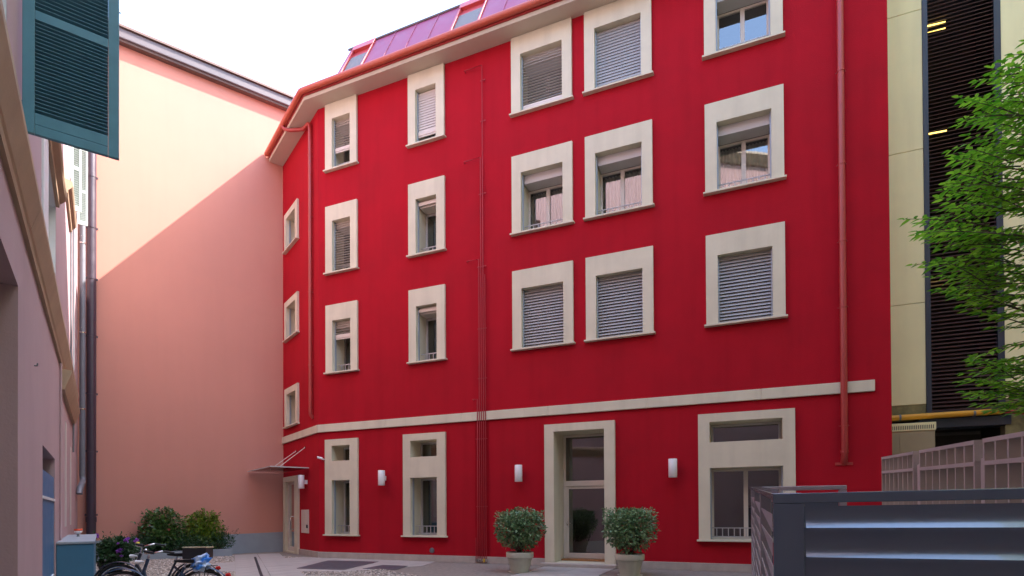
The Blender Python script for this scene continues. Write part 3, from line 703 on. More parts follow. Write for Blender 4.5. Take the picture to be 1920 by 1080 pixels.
# hoods over windows
for (a, b, z, dpt) in ((-12.5, -10.3, 6.45, .14), (-7.6, -5.6, 7.95, .13)):
    part('window_hood', MB().sweep_profile([(.01, z), (-.045, z), (-.055, z + .06), (-dpt + .02, z + .12), (-dpt, z + .16), (-dpt, z + .25), (.01, z + .30)], a, b), 'tan', lb, FL)
# the big open shutter
def shutter(hx, z0, wd_, hh, ang, rails, stile=.085, pitch=.034, th=.04, name='shutter', m1='teal', m2='tealdark'):
    Ws = FL @ Matrix.Translation((hx, -.03, z0)) @ Matrix.Rotation(ang, 4, 'Z')
    sh = part(name, MB().box(0, stile, -th / 2, th / 2, 0, hh).box(wd_ - stile, wd_, -th / 2, th / 2, 0, hh), m1, lb, Ws, bevel=.004)
    zs_ = []
    for (za, zb) in rails:
        wp('shutter_rail', MB().box(stile + .001, wd_ - stile - .001, -th / 2 + .001, th / 2 - .001, za, zb), m1, sh, Ws, bevel=.003); zs_.append((za, zb))
    for i in range(len(zs_) - 1):
        a, b = zs_[i][1], zs_[i + 1][0]; n = int((b - a) / pitch)
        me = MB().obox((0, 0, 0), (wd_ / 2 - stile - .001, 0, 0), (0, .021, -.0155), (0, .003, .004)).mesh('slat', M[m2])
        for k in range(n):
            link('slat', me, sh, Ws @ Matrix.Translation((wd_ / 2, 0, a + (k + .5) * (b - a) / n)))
    return sh, Ws
bsh, Wb = shutter(-15.42, 4.87, .705, 2.5, R(-90), [(0, .085), (.088, .19), (1.04, 1.12), (1.8, 1.88), (2.4, 2.5)])
wp('latch', MB().box(.66, .685, .021, .05, 1.20, 1.28).tube([(.67, .04, 1.18), (.67, .055, 1.24)], .012, 8), 'crate', bsh, Wb)
wp('hinge', MB().tube([(-.005, 0, .15), (-.005, 0, .27)], .014, 8).box(-.03, .1, .021, .026, .19, .23), 'teal', bsh, Wb)
# inner leaf edge beside the wall
shutter(-18.6, 5.07, .60, 2.2, R(-4), [(0, .085), (.8, .88), (2.1, 2.2)], pitch=.06)
shutter(-1.30, 9.95, .24, 2.3, R(-88), [(0, .12), (.95, 1.03), (2.2, 2.3)], stile=.05, pitch=.05, m1='pale', m2='pale')
shutter(-5.70, 8.45, .20, 2.2, R(-70), [(0, .12), (.95, 1.03), (2.1, 2.2)], stile=.045, pitch=.05, m1='pale', m2='pale')
# pipes on the left wall
gpx = -.80
dl = part('downpipe', MB().tube([(gpx, -.14, 16.5), (gpx, -.14, 9), (gpx, -.14, 2.62), (gpx + .0, -.15, 2.50), (gpx - .12, -.15, 2.40), (gpx - .75, -.13, 2.28), (gpx - 1.0, -.10, 2.16), (gpx - 1.05, -.09, 2.02)], .078, 12), 'greypipe', lb, FL)
for z in (4.6, 6.9, 9.6, 12): wp('pipe_clamp', MB().tube([(gpx, -.14, z - .02), (gpx, -.14, z + .02)], .09, 12).box(gpx - .6, gpx, -.13, -.12, z - .008, z + .008), 'steel', dl, FL)
part('conduit', MB().tube([(-9.5, -.03, 4.08), (-9.5, -.03, 1.0)], .018, 8), 'lilac', lb, FL)
part('conduit', MB().tube([(-5.6, -.035, 9.2), (-5.6, -.035, 4.54)], .02, 8), 'greypipe', lb, FL)
part('conduit', MB().tube([(-4.2, -.035, 8.9), (-4.2, -.035, 3.0)], .02, 8), 'greypipe', lb, FL)
part('wall_hook', MB().tube([(-13.9, -.0, 3.10), (-13.9, -.025, 3.10), (-13.9, -.03, 3.13)], .008, 8), 'greypipe', lb, FL)
for (a, z0, z1) in ((-7.45, 1.2, 3.35), (-5.2, 1.2, 3.05)):
    part('narrow_slot', MB().box(a, a + .5, -.012, .004, z0, z1), 'sashgrey', lb, FL)
part('roof_cornice', MB().sweep_profile([(.01, HL - .3), (-.1, HL - .3), (-.45, HL), (-.45, HL + .12), (.6, HL + .3), (.6, HL - .3)], -45, 0), 'soffit', lb, FL)
# blue low box against the left wall
bx = thing('utility_box', 'low blue painted masonry box with a pale top against the rose building', 'utility box', FL @ Matrix.Translation((-10.15, 0, 0)))
Wx = WM[bx.name]
part('box_body', MB().box(0, 3.9, -.50, -.003, 0, .955), 'bluebox', bx, Wx, bevel=.01)
part('box_top', MB().box(-.015, 3.915, -.515, -.003, .957, 1.0), 'greyplinth', bx, Wx, bevel=.008)
fx = thing('capped_container', 'small white container with an orange red cap standing on the blue utility box', 'container', FL @ Matrix.Translation((-7.6, -.22, 1.001)) @ Matrix.Scale(.6, 4))
Wf = WM[fx.name]
part('base', MB().lathe([(0, 0), (.05, 0), (.03, .03), (.025, .09), (.0, .09)], 14), 'greypipe', fx, Wf)
part('container_body', MB().lathe([(.0, .09), (.05, .092), (.105, .13), (.115, .19), (.0, .19)], 18), 'white', fx, Wf)
part('cap', MB().lathe([(.0, .191), (.118, .192), (.118, .255), (.0, .258)], 18), 'orange', fx, Wf)

# ================================================================== LOUVRED CAR PARK BUILDING
SB = 1.5; HB = 27.0
FB = frame(OF - nF * SB, aF)
cb = thing('louvred_building', 'tall cream panelled building with a full height brown louvred bay', 'building', FB)
L0, L1 = 16.55, 18.0; ZB = 3.66
jz = [3.9, 6.28, 9.88, 13.16, 16.6, HB]
for (xa, xb) in ((15.62, L0 - .003), (L1 + .003, 20.2)):
    for i in range(len(jz) - 1):
        part('wall_panel', MB().box(xa, xb, 0, .3, jz[i] + .006, jz[i + 1] - .006), 'panelcream', cb, FB, bevel=.006)
    part('panel_base', MB().box(xa, xb, .012, .3, 3.56 if xb < L0 else 2.6, 3.9), 'moss', cb, FB)
cbm = MB().box(15.62, 23, 1.6, 12, 3.4, HB)
cbm.box(15.62, 16.5, .31, 1.6, 3.6, HB).box(18.05, 22.6, .31, 1.6, 2.6, HB).box(16.5, 18.05, .31, 1.6, HB - .5, HB)
part('core_walls', cbm, 'void', cb, FB)
und = MB().box(15.62, 23, 2.4, 2.6, 0, 3.5).box(15.62, 15.9, .3, 2.4, 0, 3.5)
part('undercroft', und, 'void', cb, FB)
part('floor_beam', MB().box(16.4, 18.1, -.02, .5, 3.33, 3.54), 'navy', cb, FB, bevel=.01)
part('pier', MB().box(18.1, 22.6, .02, .4, 0, 2.597), 'moss', cb, FB)
lou = part('louvre_bay', MB().box(L0, L0 + .10, -.02, .12, ZB, HB - .5).box(L1 - .12, L1, -.02, .12, ZB, HB - .5).box(L0 + .10, L1 - .12, -.02, .12, ZB, ZB + .05), 'navy', cb, FB)
lsl = MB().obox((0, 0, 0), ((L1 - L0 - .23) / 2, 0, 0), (0, .048, .028), (0, -.004, .006)).mesh('louvre_slat', M['louvre'])
z = ZB + .09
while z < 16.2:
    link('louvre_slat', lsl, lou, FB @ Matrix.Translation(((L0 + L1) / 2 - .01, .05, z))); z += .0905
wp('louvre_backing', MB().box(L0 + .1, L1 - .12, 1.3, 1.35, ZB, HB - .5), 'void', lou, FB)
for (z, xx) in ((12.86, 16.70), (12.72, 16.70), (10.30, 16.70), (6.88, 16.70)):
    wp('light_tube', MB().tube([(xx, .20, z), (xx + .36, .24, z + .01)], .016, 8), 'tube', lou, FB)
part('unseen_side_block', MB().box(20.212, 22.0, -36, -6.003, 0, 22.5).box(20.212, 22.0, -6, -.02, 0, 29), 'panelcream', cb, FB)  # added block out of view, heights stepped to shade the left wall
yp = thing('gas_main', 'yellow gas pipe running along the foot of the louvred building', 'pipe', FB)
part('pipe_run', MB().tube([(15.65, -.12, 3.60), (17.9, -.12, 3.615)], .066, 12), 'yellow', yp, FB)
part('pipe_end', MB().tube([(17.9, -.12, 3.615), (18.25, -.12, 3.56), (18.9, -.12, 3.56)], .045, 10), 'redpipe', yp, FB)
part('pipe_drop', MB().tube([(18.35, -.12, 3.56), (18.35, -.12, 1.0)], .03, 8), 'yellow', yp, FB)
for xx in (16.0, 17.4): part('pipe_clamp', MB().box(xx - .02, xx + .02, -.12, .02, 3.58, 3.62).tube([(xx - .02, -.12, 3.60), (xx + .02, -.12, 3.60)], .075, 12), 'greypipe', yp, FB)
kb = thing('service_cabinet', 'beige service cabinet with a vent strip below the yellow gas pipe', 'cabinet', FB @ Matrix.Translation((15.66, -.45, 0)))
Wk = WM[kb.name]
part('cabinet_body', MB().box(0, .93, 0, .44, 0, 3.24), 'cabinet', kb, Wk)
part('cabinet_top', MB().box(-.02, .95, -.02, .44, 3.243, 3.42), 'panelcream', kb, Wk, bevel=.006)
part('door_leaf', MB().box(.01, .255, -.014, -.002, .05, 3.2), 'cabinet', kb, Wk, bevel=.003)
part('door_leaf', MB().box(.265, .92, -.014, -.002, .05, 3.2), 'cabinet', kb, Wk, bevel=.003)
vs = MB()
for i in range(26): vs.box(.015 + i * .035, .03 + i * .035, -.024, -.0205, 3.275, 3.36)
part('vent_strip', vs, 'crate', kb, Wk)

# ================================================================== FENCE on the right
fdir = -nF                                                # away from viewer, square to the facade
def fence_pt(x, y):
    Bz = 1300.0; zz = Bz / (x - 1398.6); return at_depth(x, y, zz)
fP0 = fence_pt(1653.3, 900); fP1 = fence_pt(1916.7, 900); fd = (fP0 - fP1); fd.z = 0; fd.normalize()
FE = Matrix(((fd.x, fd.y, 0, fP1.x), (fd.y, -fd.x, 0, fP1.y), (0, 0, 1, 0), (0, 0, 0, 1)))   # x away along fence, y to the right side
FE = frame(fP1, -fd)   # x towards viewer, y into (right side)
def fx_of(x): p = fence_pt(x, 900); return (p - fP1).dot(-fd)
zt_far = fence_pt(1653.3, 857).z; zt_near = fence_pt(1916.7, 809).z
zm_far = fence_pt(1653.3, 883.5).z; zm_near = fence_pt(1916.7, 857).z
xf = fx_of(1653.3)
def zline(x, za, zb): return za + (zb - za) * (x - xf) / (0 - xf)
fe = thing('metal_fence', 'mauve grey metal bar fence in three sections beside the car park building', 'fence', FE)
secs = [[1653.3, 1661.2, 1669.2, 1677, 1685.8, 1695, 1704.5, 1714.5], [1724.2, 1735.8, 1748, 1761.3, 1775.8, 1791.3, 1808.3, 1825.8], [1844.2, 1866.2, 1890, 1916.7]]
pitch_f = (fx_of(1825.8) - fx_of(1724.2)) / 7
DEP = .058
for si, s_ in enumerate(secs):
    a = fx_of(s_[0]); n = 8
    xs_ = [a + pitch_f * k for k in range(n)]
    b = xs_[-1]
    def rail_box(za_f, za_n, h, y0=0., y1=DEP):
        mb = MB(); z0_, z1_ = zline(a, za_f, za_n), zline(b, za_f, za_n); t = .008
        P = [(a - t, y0, z0_ - h), (b + t, y0, z1_ - h), (b + t, y1, z1_ - h), (a - t, y1, z0_ - h), (a - t, y0, z0_), (b + t, y0, z1_), (b + t, y1, z1_), (a - t, y1, z0_)]
        return mb.add(P, [(0, 3, 2, 1), (4, 5, 6, 7), (0, 1, 5, 4), (1, 2, 6, 5), (2, 3, 7, 6), (3, 0, 4, 7)])
    pan = part('fence_panel', rail_box(zt_far, zt_near, .022), 'fence', fe, FE)
    wp('mid_rail', rail_box(zm_far, zm_near, .022), 'fence', pan, FE)
    wp('bottom_rail', rail_box(.2, .2, .03), 'fence', pan, FE)
    for k, x in enumerate(xs_):
        zt_, zm_ = zline(x, zt_far, zt_near) - .023, zline(x, zm_far, zm_near)
        t = .0075 if k not in (0, n - 1) else .0095
        wp('bar', MB().box(x - t, x + t, .0015, DEP, zm_ + .001, zt_), 'fence', pan, FE)
        wp('bar', MB().box(x - t, x + t, .0015, DEP, .171, zm_ - .023), 'fence', pan, FE)
    xg = b + pitch_f * .5
    wp('post', MB().box(xg - .035, xg + .025, .018, .07, 0, zline(xg, zt_far, zt_near) - .10), 'fence', pan, FE, bevel=.004)

# ================================================================== GATE in the foreground
ZG = 1.62
gC = at_depth(1449, 925.7, ZG)                        # near top corner
gF = at_depth(1407.5, 913, ZG * 3.0)                  # far top corner
sdir = Vector((gF.x - gC.x, gF.y - gC.y, 0)); SLn = sdir.length; sdir.normalize()
pR = at_depth(1920, 914.5, ZG * 3003 / 3474); fdv = Vector((pR.x - gC.x, pR.y - gC.y, 0)).normalized()
FG = frame(gC, fdv)                                   # front frame: x right, y away
zg0, zgR = gC.z, pR.z; gw = (pR - gC).length
def zfront(x): return zg0 + (zgR - zg0) * x / gw
gt = thing('metal_gate', 'blue grey steel gate box with wide horizontal louvre slats in the foreground', 'gate', FG)
PW = 52 / 1050 * ZG * 1.02
def fr_box(x0, x1, y0, y1, d0, d1):   # heights measured down from the sloping top
    P = [(x0, y0, zfront(x0) - d1), (x1, y0, zfront(x1) - d1), (x1, y1, zfront(x1) - d1), (x0, y1, zfront(x0) - d1), (x0, y0, zfront(x0) - d0), (x1, y0, zfront(x1) - d0), (x1, y1, zfront(x1) - d0), (x0, y1, zfront(x0) - d0)]
    return MB().add(P, [(0, 3, 2, 1), (4, 5, 6, 7), (0, 1, 5, 4), (1, 2, 6, 5), (2, 3, 7, 6), (3, 0, 4, 7)])
part('top_rail', fr_box(0, 2.4, 0, .06, 0, .0285), 'gate', gt, FG, bevel=.003)
part('post', fr_box(.0005, PW, .0005, .06, .0290, 1.50), 'gate', gt, FG, bevel=.003)
part('post', fr_box(2.34, 2.4, .0005, .06, .0290, 1.50), 'gate', gt, FG, bevel=.003)
part('bottom_rail', fr_box(PW + .001, 2.339, .001, .05, 1.40, 1.46), 'gate', gt, FG, bevel=.003)
pit = .0821
# louvre slat profile: sloping back then a bright rolled lip facing up
for k in range(14):
    d = .0165 + k * pit
    cur = [(.012, .0), (.012, -.30), (.0115, -.48), (.0095, -.62), (.005, -.75), (-.002, -.87), (-.0115, -.99)]
    if k == 0: cur = [(.012, -.26), (.012, -.34)] + cur[2:]
    prof = [(a_, b_ * pit) for a_, b_ in cur] + [(-.0122, -1.0 * pit), (-.0122, -1.10 * pit), (-.009, -1.10 * pit), (-.008, -1.01 * pit)] + [(a_ + .003, b_ * pit - .002) for a_, b_ in cur[::-1][1:]]
    mb = MB(); x0, x1 = PW + .002, 2.338
    vs_ = [(x0, p[0], zfront(x0) - d + p[1]) for p in prof] + [(x1, p[0], zfront(x1) - d + p[1]) for p in prof]; n = len(prof)
    mb.add(vs_, [(i, (i + 1) % n, n + (i + 1) % n, n + i) for i in range(7)], True); mb.add(vs_, [(i, (i + 1) % n, n + (i + 1) % n, n + i) for i in range(7, n)])
    part('slat', mb, 'gate', gt, FG)
# the side of the gate box: rail, dividers and bent blades
FS = frame(gC, sdir)
def zside(x): return gC.z + (gF.z - gC.z) * x / SLn
def sd_box(x0, x1, y0, y1, d0, d1):
    P = [(x0, y0, zside(x0) - d1), (x1, y0, zside(x1) - d1), (x1, y1, zside(x1) - d1), (x0, y1, zside(x0) - d1), (x0, y0, zside(x0) - d0), (x1, y0, zside(x1) - d0), (x1, y1, zside(x1) - d0), (x0, y1, zside(x0) - d0)]
    return MB().add(P, [(0, 3, 2, 1), (4, 5, 6, 7), (0, 1, 5, 4), (1, 2, 6, 5), (2, 3, 7, 6), (3, 0, 4, 7)])
part('side_top_rail', sd_box(.063, SLn, -PW, 0, 0, .022), 'gate', gt, FS, bevel=.003)
ncol = 3; cw = SLn / ncol
for i in range(ncol + 1):
    x = max(.07, i * cw) if i else .07
    if i == 0: continue
    part('side_post', sd_box(x - .03, x, -.05, -.001, .0228, 1.5), 'gateside', gt, FS, bevel=.003)
bp_ = .079
for i in range(ncol):
    xa, xb = (.065 if i == 0 else i * cw + .001), (i + 1) * cw - .031
    k = 0
    while True:
        za = .085 + bp_ * k; k += 1
        if za > 1.35: break
        z_a = zside(xb) - za; z_n = zside(xa) - za; t = .004
        A = (xb, -.005, z_a); B = (xa, -.002, z_n + .022); C_ = (xa, -.008, z_n - .046); D_ = (xb, -.006, z_a - .008)
        q = [A, B, C_, D_]; vs_ = q + [(p[0], p[1] - t, p[2] - t * .5) for p in q]
        part('blade', MB().add(vs_, [(0, 1, 2, 3), (7, 6, 5, 4), (0, 4, 5, 1), (1, 5, 6, 2), (2, 6, 7, 3), (3, 7, 4, 0)]), 'gateside', gt, FS)
FR = frame(gF, fdv)
rw = (at_depth(1589, 908, ZG * 3 * 2961.5 / 3143) - gF).dot(fdv)
rf = part('rear_frame', MB().box(0.002, rw, .03, .08, gF.z - .035, gF.z), 'gateside', gt, FR, bevel=.004)
wp('frame_rail', MB().box(0.002, rw - .06, .03, .08, gF.z - .13, gF.z - .085), 'gateside', rf, FR, bevel=.004)
wp('frame_post', MB().box(rw - .055, rw, .031, .079, 0, gF.z - .037), 'gateside', rf, FR, bevel=.004)
wp('frame_sheet', MB().box(0.002, rw - .06, .05, .06, 0.05, gF.z - .131), 'gate', rf, FR)

# ================================================================== PLANTS
def rv(): 
    while True:
        v = Vector((rnd.uniform(-1, 1), rnd.uniform(-1, 1), rnd.uniform(-1, 1)))
        if .05 < v.length < 1: return v.normalized()
class Leaves:
    def __init__(s): s.v = []; s.f = []
    def leaf(s, p, d, n, L, Wd, fold=.25, droop=.15):
        d = d.normalized(); t = d.cross(n)
        if t.length < 1e-3: t = d.orthogonal()
        t.normalize(); n = t.cross(d); o = len(s.v)
        def q(a, b, c): return tuple(p + d * (L * a) + t * (Wd * b) + n * (Wd * c) - Vector((0, 0, droop * L * a * a)))
        s.v += [q(0, 0, 0), q(.30, .46, fold * .5), q(.68, .36, fold * .45), q(1, 0, 0), q(.68, -.36, fold * .45), q(.30, -.46, fold * .5)]
        s.f += [(o, o + 1, o + 2, o + 3), (o, o + 3, o + 4, o + 5)]
    def obj(s, name, m, parent, W=Matrix(), **pr):
        me = bpy.data.meshes.new(name); me.from_pydata(s.v, [], s.f); me.materials.append(M[m])
        return link(name, me, parent, W, pr)

# --- tree on the right
TX, TY = 6.35, 5.35
tr = thing('leafy_tree', 'leafy bright green tree rising behind the bar fence', 'tree', Matrix.Translation((TX, TY, 0)))
part('trunk', MB().tube([(TX, TY, -.05), (TX + .03, TY, 1.2), (TX - .04, TY + .02, 2.6), (TX + .02, TY, 4.2), (TX - .05, TY + .05, 5.8), (TX, TY, 7.4)], [.15, .115, .10, .08, .05, .015], 12), 'bark', tr)
LV = Leaves(); TW = MB()
def xb(y):
    tab = [(60, 1905), (110, 1882), (150, 1830), (185, 1808), (240, 1790), (300, 1778), (340, 1768), (385, 1752), (410, 1706), (430, 1728), (480, 1728), (540, 1742), (575, 1790), (600, 1838), (645, 1850), (675, 1815), (700, 1800), (730, 1800), (765, 1822), (785, 1868)]
    for i in range(len(tab) - 1):
        if tab[i][0] <= y <= tab[i + 1][0]:
            t = (y - tab[i][0]) / (tab[i + 1][0] - tab[i][0]); return tab[i][1] + t * (tab[i + 1][1] - tab[i][1])
    return 1890
def spray(tip, root, nleaf, L):
    ax = tip - root; ln = ax.length; ax.normalize()
    side = ax.cross(Vector((0, 0, 1))).normalized(); sag = rnd.uniform(.02, .07) * ln
    pts = []
    for k in range(7):
        t = k / 6; pts.append(root + ax * (ln * t) + Vector((0, 0, sag * 4 * t * (1 - t) * .6)))
    TW.tube(pts, [.007 - .005 * k / 6 for k in range(7)], 4, caps=False)
    n = int(ln / .042)
    for k in range(n):
        t = (k + .5) / n
        p = root + ax * (ln * t) + Vector((0, 0, sag * 4 * t * (1 - t) * .6))
        sgn = 1 if k % 2 else -1
        d = ax * rnd.uniform(.5, .9) + side * sgn * rnd.uniform(.5, .9) + Vector((0, 0, rnd.uniform(-.28, .12)))
        nn = Vector((0, 0, 1)) + rv() * .42
        LV.leaf(p, d, nn, L * rnd.uniform(.7, 1.15), L * rnd.uniform(.40, .52), droop=rnd.uniform(.05, .3))
    LV.leaf(tip, ax, Vector((0, 0, 1)) + rv() * .3, L * .9, L * .4)
tips = []
N = 0
while N < 450:
    y = rnd.uniform(70, 790); x0 = xb(y); 
    x = x0 + abs(rnd.gauss(0, 1)) * 90 + rnd.uniform(0, 20)
    if rnd.random() < .45: x = rnd.uniform(x0, 2230)
    if x > 2230: continue
    if 590 < y < 665 and rnd.random() < .72: continue
    if 560 < y < 680 and 1860 < x < 1925 and rnd.random() < .7: continue
    zz = rnd.uniform(4.55, 6.3)
    tip = at_depth(x, y, zz)
    if tip.z > 7.6: continue
    out = Vector((tip.x - TX, (tip.y - TY), 0))
    if out.length < .2: continue
    ln = rnd.uniform(.35, .75)
    dirn = (out.normalized() + Vector((rnd.uniform(-.35, .25), rnd.uniform(-.4, .4), rnd.uniform(-.35, .30)))).normalized()
    if x < 1960: dirn = (dirn + Vector((-.8, -.1, rnd.uniform(-.2, .25)))).normalized()
    root = tip - dirn * ln
    spray(tip, root, 0, .098); tips.append(root); N += 1
for (x, y, zz, ang) in ((1696, 411, 5.0, .06), (1718, 434, 4.9, .0), (1716, 441, 5.2, -.05), (1712, 497, 5.0, -.02), (1752, 545, 5.1, .05), (1798, 183, 5.2, .25), (1768, 357, 5.2, .1), (1774, 345, 5.0, .05), (1880, 118, 5.4, .5), (1858, 128, 5.3, .4), (1812, 255, 5.1, .15), (1800, 715, 5.1, -.1), (1830, 700, 5.2, .0)):
    tip = at_depth(x, y, zz); spray(tip, tip - Vector((-1, -.05, ang)).normalized() * .8, 0, .088); tips.append(tip + Vector((.8, 0, -ang)))
# limbs from the trunk to groups of sprays
limb = MB()
for k in range(46):
    q = tips[(k * 13) % len(tips)]; h = max(1.6, q.z - rnd.uniform(.4, 1.1)); b0 = Vector((TX, TY, h)); mid = b0.lerp(q, .5) + Vector((0, 0, rnd.uniform(-.05, .2)))
    limb.tube([b0, b0.lerp(mid, .5) + rv() * .04, mid, mid.lerp(q, .5) + rv() * .05, q], [.03, .024, .017, .012, .005], 6, caps=False)
part('limbs', limb, 'bark', tr)
part('twigs', TW, 'bark', tr, kind='stuff')
LV.obj('crown', 'leaf_tree', tr, kind='stuff')

def bush(parent, m, c, rad, n, L, W_, gap=.0, squash=None, lumps=9, stems=True, flower=None, up=.3):
    lv = Leaves(); st = MB(); cen = Vector(c)
    lum = [(rv(), rnd.uniform(.75, 1.12)) for _ in range(lumps)]
    k = 0
    while k < n:
        d = rv(); f = max((l[1] * max(0, d.dot(l[0])) for l in lum)); f = .62 + .42 * f
        r = f * (rnd.random() ** .42)
        p = cen + Vector((d.x * rad[0] * r, d.y * rad[1] * r, d.z * rad[2] * r))
        if p.z < .02: k += 1; continue
        dirn = (Vector((d.x, d.y, d.z * .6 + up)) + rv() * .9); nn = (d + Vector((0, 0, .7)) + rv() * .7)
        lv.leaf(p, dirn, nn, L * rnd.uniform(.6, 1.2), W_ * rnd.uniform(.7, 1.2)); k += 1
    return lv
def stems(parent, base, c, rad, n, m='bark', r=.012):
    st = MB(); b = Vector(base); cen = Vector(c)
    for i in range(n):
        d = rv(); q = cen + Vector((d.x * rad[0] * .8, d.y * rad[1] * .8, d.z * rad[2] * .75)); b_ = b + Vector((rnd.uniform(-.06, .06), rnd.uniform(-.06, .06), 0))
        mid = b_.lerp(q, .5) + Vector((0, 0, .08)) + rv() * .03
        st.tube([b_, mid, q], [r, r * .7, r * .3], 5, caps=False)
    part('stems', st, m, parent)

# --- potted shrubs flanking the main door
for (px, py, lab, rr) in ((975, 1073, 'pale pot with a rounded grey green shrub left of the main door', (.60, .56, .50)), (1181, 1079, 'pale pot with a square topped grey green shrub right of the main door', (.63, .56, .54))):
    p = gnd(px, py); pw = .31
    ps = thing('potted_shrub', lab, 'potted shrub', Matrix.Translation(p), 'potted shrubs flanking the main door'); Wp = WM[ps.name]
    po = part('pot', MB().lathe([(0, .015), (.215, .015), (.222, .03), (.285, .335), (.292, .345), (.318, .352), (.325, .365), (.330, .475), (.322, .488), (.295, .488), (.285, .47), (.27, .42), (0, .42)], 36), 'pot', ps, Wp)
    wp('soil', MB().lathe([(.0, .43), (.15, .432), (.268, .425)], 20), 'soil', po, Wp)
    wp('saucer', MB().lathe([(0, 0), (.27, 0), (.285, .018), (.27, .02), (.24, .012), (.0, .012)], 28), 'pot', po, Wp)
    cz = 1.02 if px < 1000 else 1.04
    lv = bush(ps, 'leaf_pot', (0, 0, cz), rr, 3000, .085, .05, lumps=14)
    # denser shoulders so the clipped top reads flat
    for i in range(900):
        a = rnd.uniform(0, 6.283); r = math.sqrt(rnd.random()) * rr[0] * .98; q = Vector((r * math.cos(a), r * math.sin(a) * .92, cz + rr[2] * rnd.uniform(.25, .86)))
        lv.leaf(q, rv() + Vector((0, 0, .4)), Vector((0, 0, 1)) + rv() * .8, .07 * rnd.uniform(.6, 1.2), .04)
    lv.obj('foliage', 'leaf_pot', ps, Wp, kind='stuff')
    o = MB()
    for i in range(16):
        d = rv(); q = Vector((d.x * rr[0] * .75, d.y * rr[1] * .75, cz + d.z * rr[2] * .6)); b_ = Vector((rnd.uniform(-.07, .07), rnd.uniform(-.07, .07), .42))
        o.tube([b_, b_.lerp(q, .55) + rv() * .04, q], [.013, .009, .003], 5, caps=False)
    part('stems', o, 'bark', ps, Wp)

# --- planter bed along the pink wall
def pinkpt(x, y): return K + bP * x + nP * y
plk = thing('planter_bed', 'low grey kerbed planting bed along the foot of the pink wall', 'planter', FP)
kx1 = (gnd(428, 1040) - K).dot(bP)
part('kerb', MB().box(.3, kx1, -1.12, -.98, 0, .24).box(kx1 - .14, kx1, -.979, -.03, 0, .24), 'greyplinth', plk, FP, bevel=.012)
part('soil', MB().box(.3, kx1 - .141, -.979, -.03, 0, .19), 'soil', plk, FP)
def planted(name, m, px, py_top, w_px, label, cat, depth=.5, n=2600, L=.105, W_=.058, group=None, base=.19, extra=None, fl=None):
    P = K + nP * depth; c_ = hit(px, 1000, P, nP); top = hit(px, py_top, P, nP).z; zz = c_.y
    rad = w_px / 2 / 1050 * zz
    t = thing(name, label, cat, Matrix.Translation((c_.x, c_.y, base)), group)
    h = top - base; cz = base + h * .52
    lv = bush(t, m, (c_.x, c_.y, cz), (rad, min(rad, .5), h * .54), n, L, W_, lumps=16)
    for i in range(26):   # shoots that break the outline
        a = rnd.uniform(-1, 1); root = Vector((c_.x + a * rad * .8, c_.y + rnd.uniform(-.3, .3), cz + h * .34 * (1 - a * a * .6) + rnd.uniform(-.1, .05)))
        tip = root + Vector((a * .2 + rnd.uniform(-.12, .12), rnd.uniform(-.1, .1), rnd.uniform(.12, .32)))
        for k in range(8):
            q = root.lerp(tip, k / 7); lv.leaf(q, (tip - root) + rv() * .4, rv() + Vector((0, 0, .6)), L * rnd.uniform(.6, 1.1), W_)
    lv.obj('foliage', m, t, kind='stuff')
    stems(t, (c_.x, c_.y, base), (c_.x, c_.y, cz), (rad, .4, h * .5), 18)
    if fl:
        for (fx_, fy_, m_, r_) in fl:
            q = hit(fx_, fy_, P + nP * .52, nP); fo = Leaves()
            for k in range(14): fo.leaf(q + rv() * .01, rv() + nP * .8, rv(), r_, r_ * .7)
            fo.obj('flower', m_, t)
    return t
planted('garden_shrub', 'leaf_cam', 304, 955, 76, 'dark leafy shrub with one red pink bloom against the pink wall', 'shrub', fl=[(316, 993, 'pinkpetal', .05), (280, 985, 'pinkpetal', .02)])
planted('garden_shrub', 'leaf_cam2', 382, 962, 66, 'yellow green leafy shrub beside the darker shrub with a pink bloom', 'shrub', n=2400)
planted('low_shrub', 'leaf_low', 340, 1003, 120, 'dark low shrub spreading in front of the two taller shrubs', 'shrub', depth=.72, n=2600, L=.06, W_=.03)
planted('low_shrub', 'leaf_low', 413, 999, 52, 'dark low shrub reaching over the end of the planting bed', 'shrub', depth=.70, n=1300, L=.06, W_=.03)
planted('low_shrub', 'leaf_low', 262, 1006, 66, 'dark low shrub between the purple flowers and the taller shrubs', 'shrub', depth=.65, n=1300, L=.06, W_=.03)
# --- purple flowering plant near the box
zfp = 13.6
fpb = at_depth(212, 1060, zfp); fpl = thing('flowering_plant', 'leafy plant with purple flowers in a dark tub behind the bicycles', 'plant', Matrix.Translation((fpb.x, fpb.y, 0)))
part('tub', MB().lathe([(0, 0), (.22, 0), (.27, .28), (.285, .30), (.25, .30), (.24, .26), (0, .26)], 24, (fpb.x - .05, fpb.y, 0)), 'crate', fpl)
lv = bush(fpl, 'leaf_low', (fpb.x + .05, fpb.y, .55), (.56, .42, .38), 1700, .11, .05, lumps=8)
for i in range(22):
    a = rnd.uniform(-1, 1); root = Vector((fpb.x + a * .4, fpb.y + rnd.uniform(-.25, .25), .66)); tip = root + Vector((a * .22, rnd.uniform(-.1, .1), rnd.uniform(.10, .34)))
    for k in range(8): lv.leaf(root.lerp(tip, k / 7), (tip - root) + rv() * .6, rv() + Vector((0, 0, .8)), .10 * rnd.uniform(.6, 1.1), .04)
lv.obj('foliage', 'leaf_low', fpl, kind='stuff')
stems(fpl, (fpb.x, fpb.y, .26), (fpb.x, fpb.y, .55), (.45, .35, .35), 14)
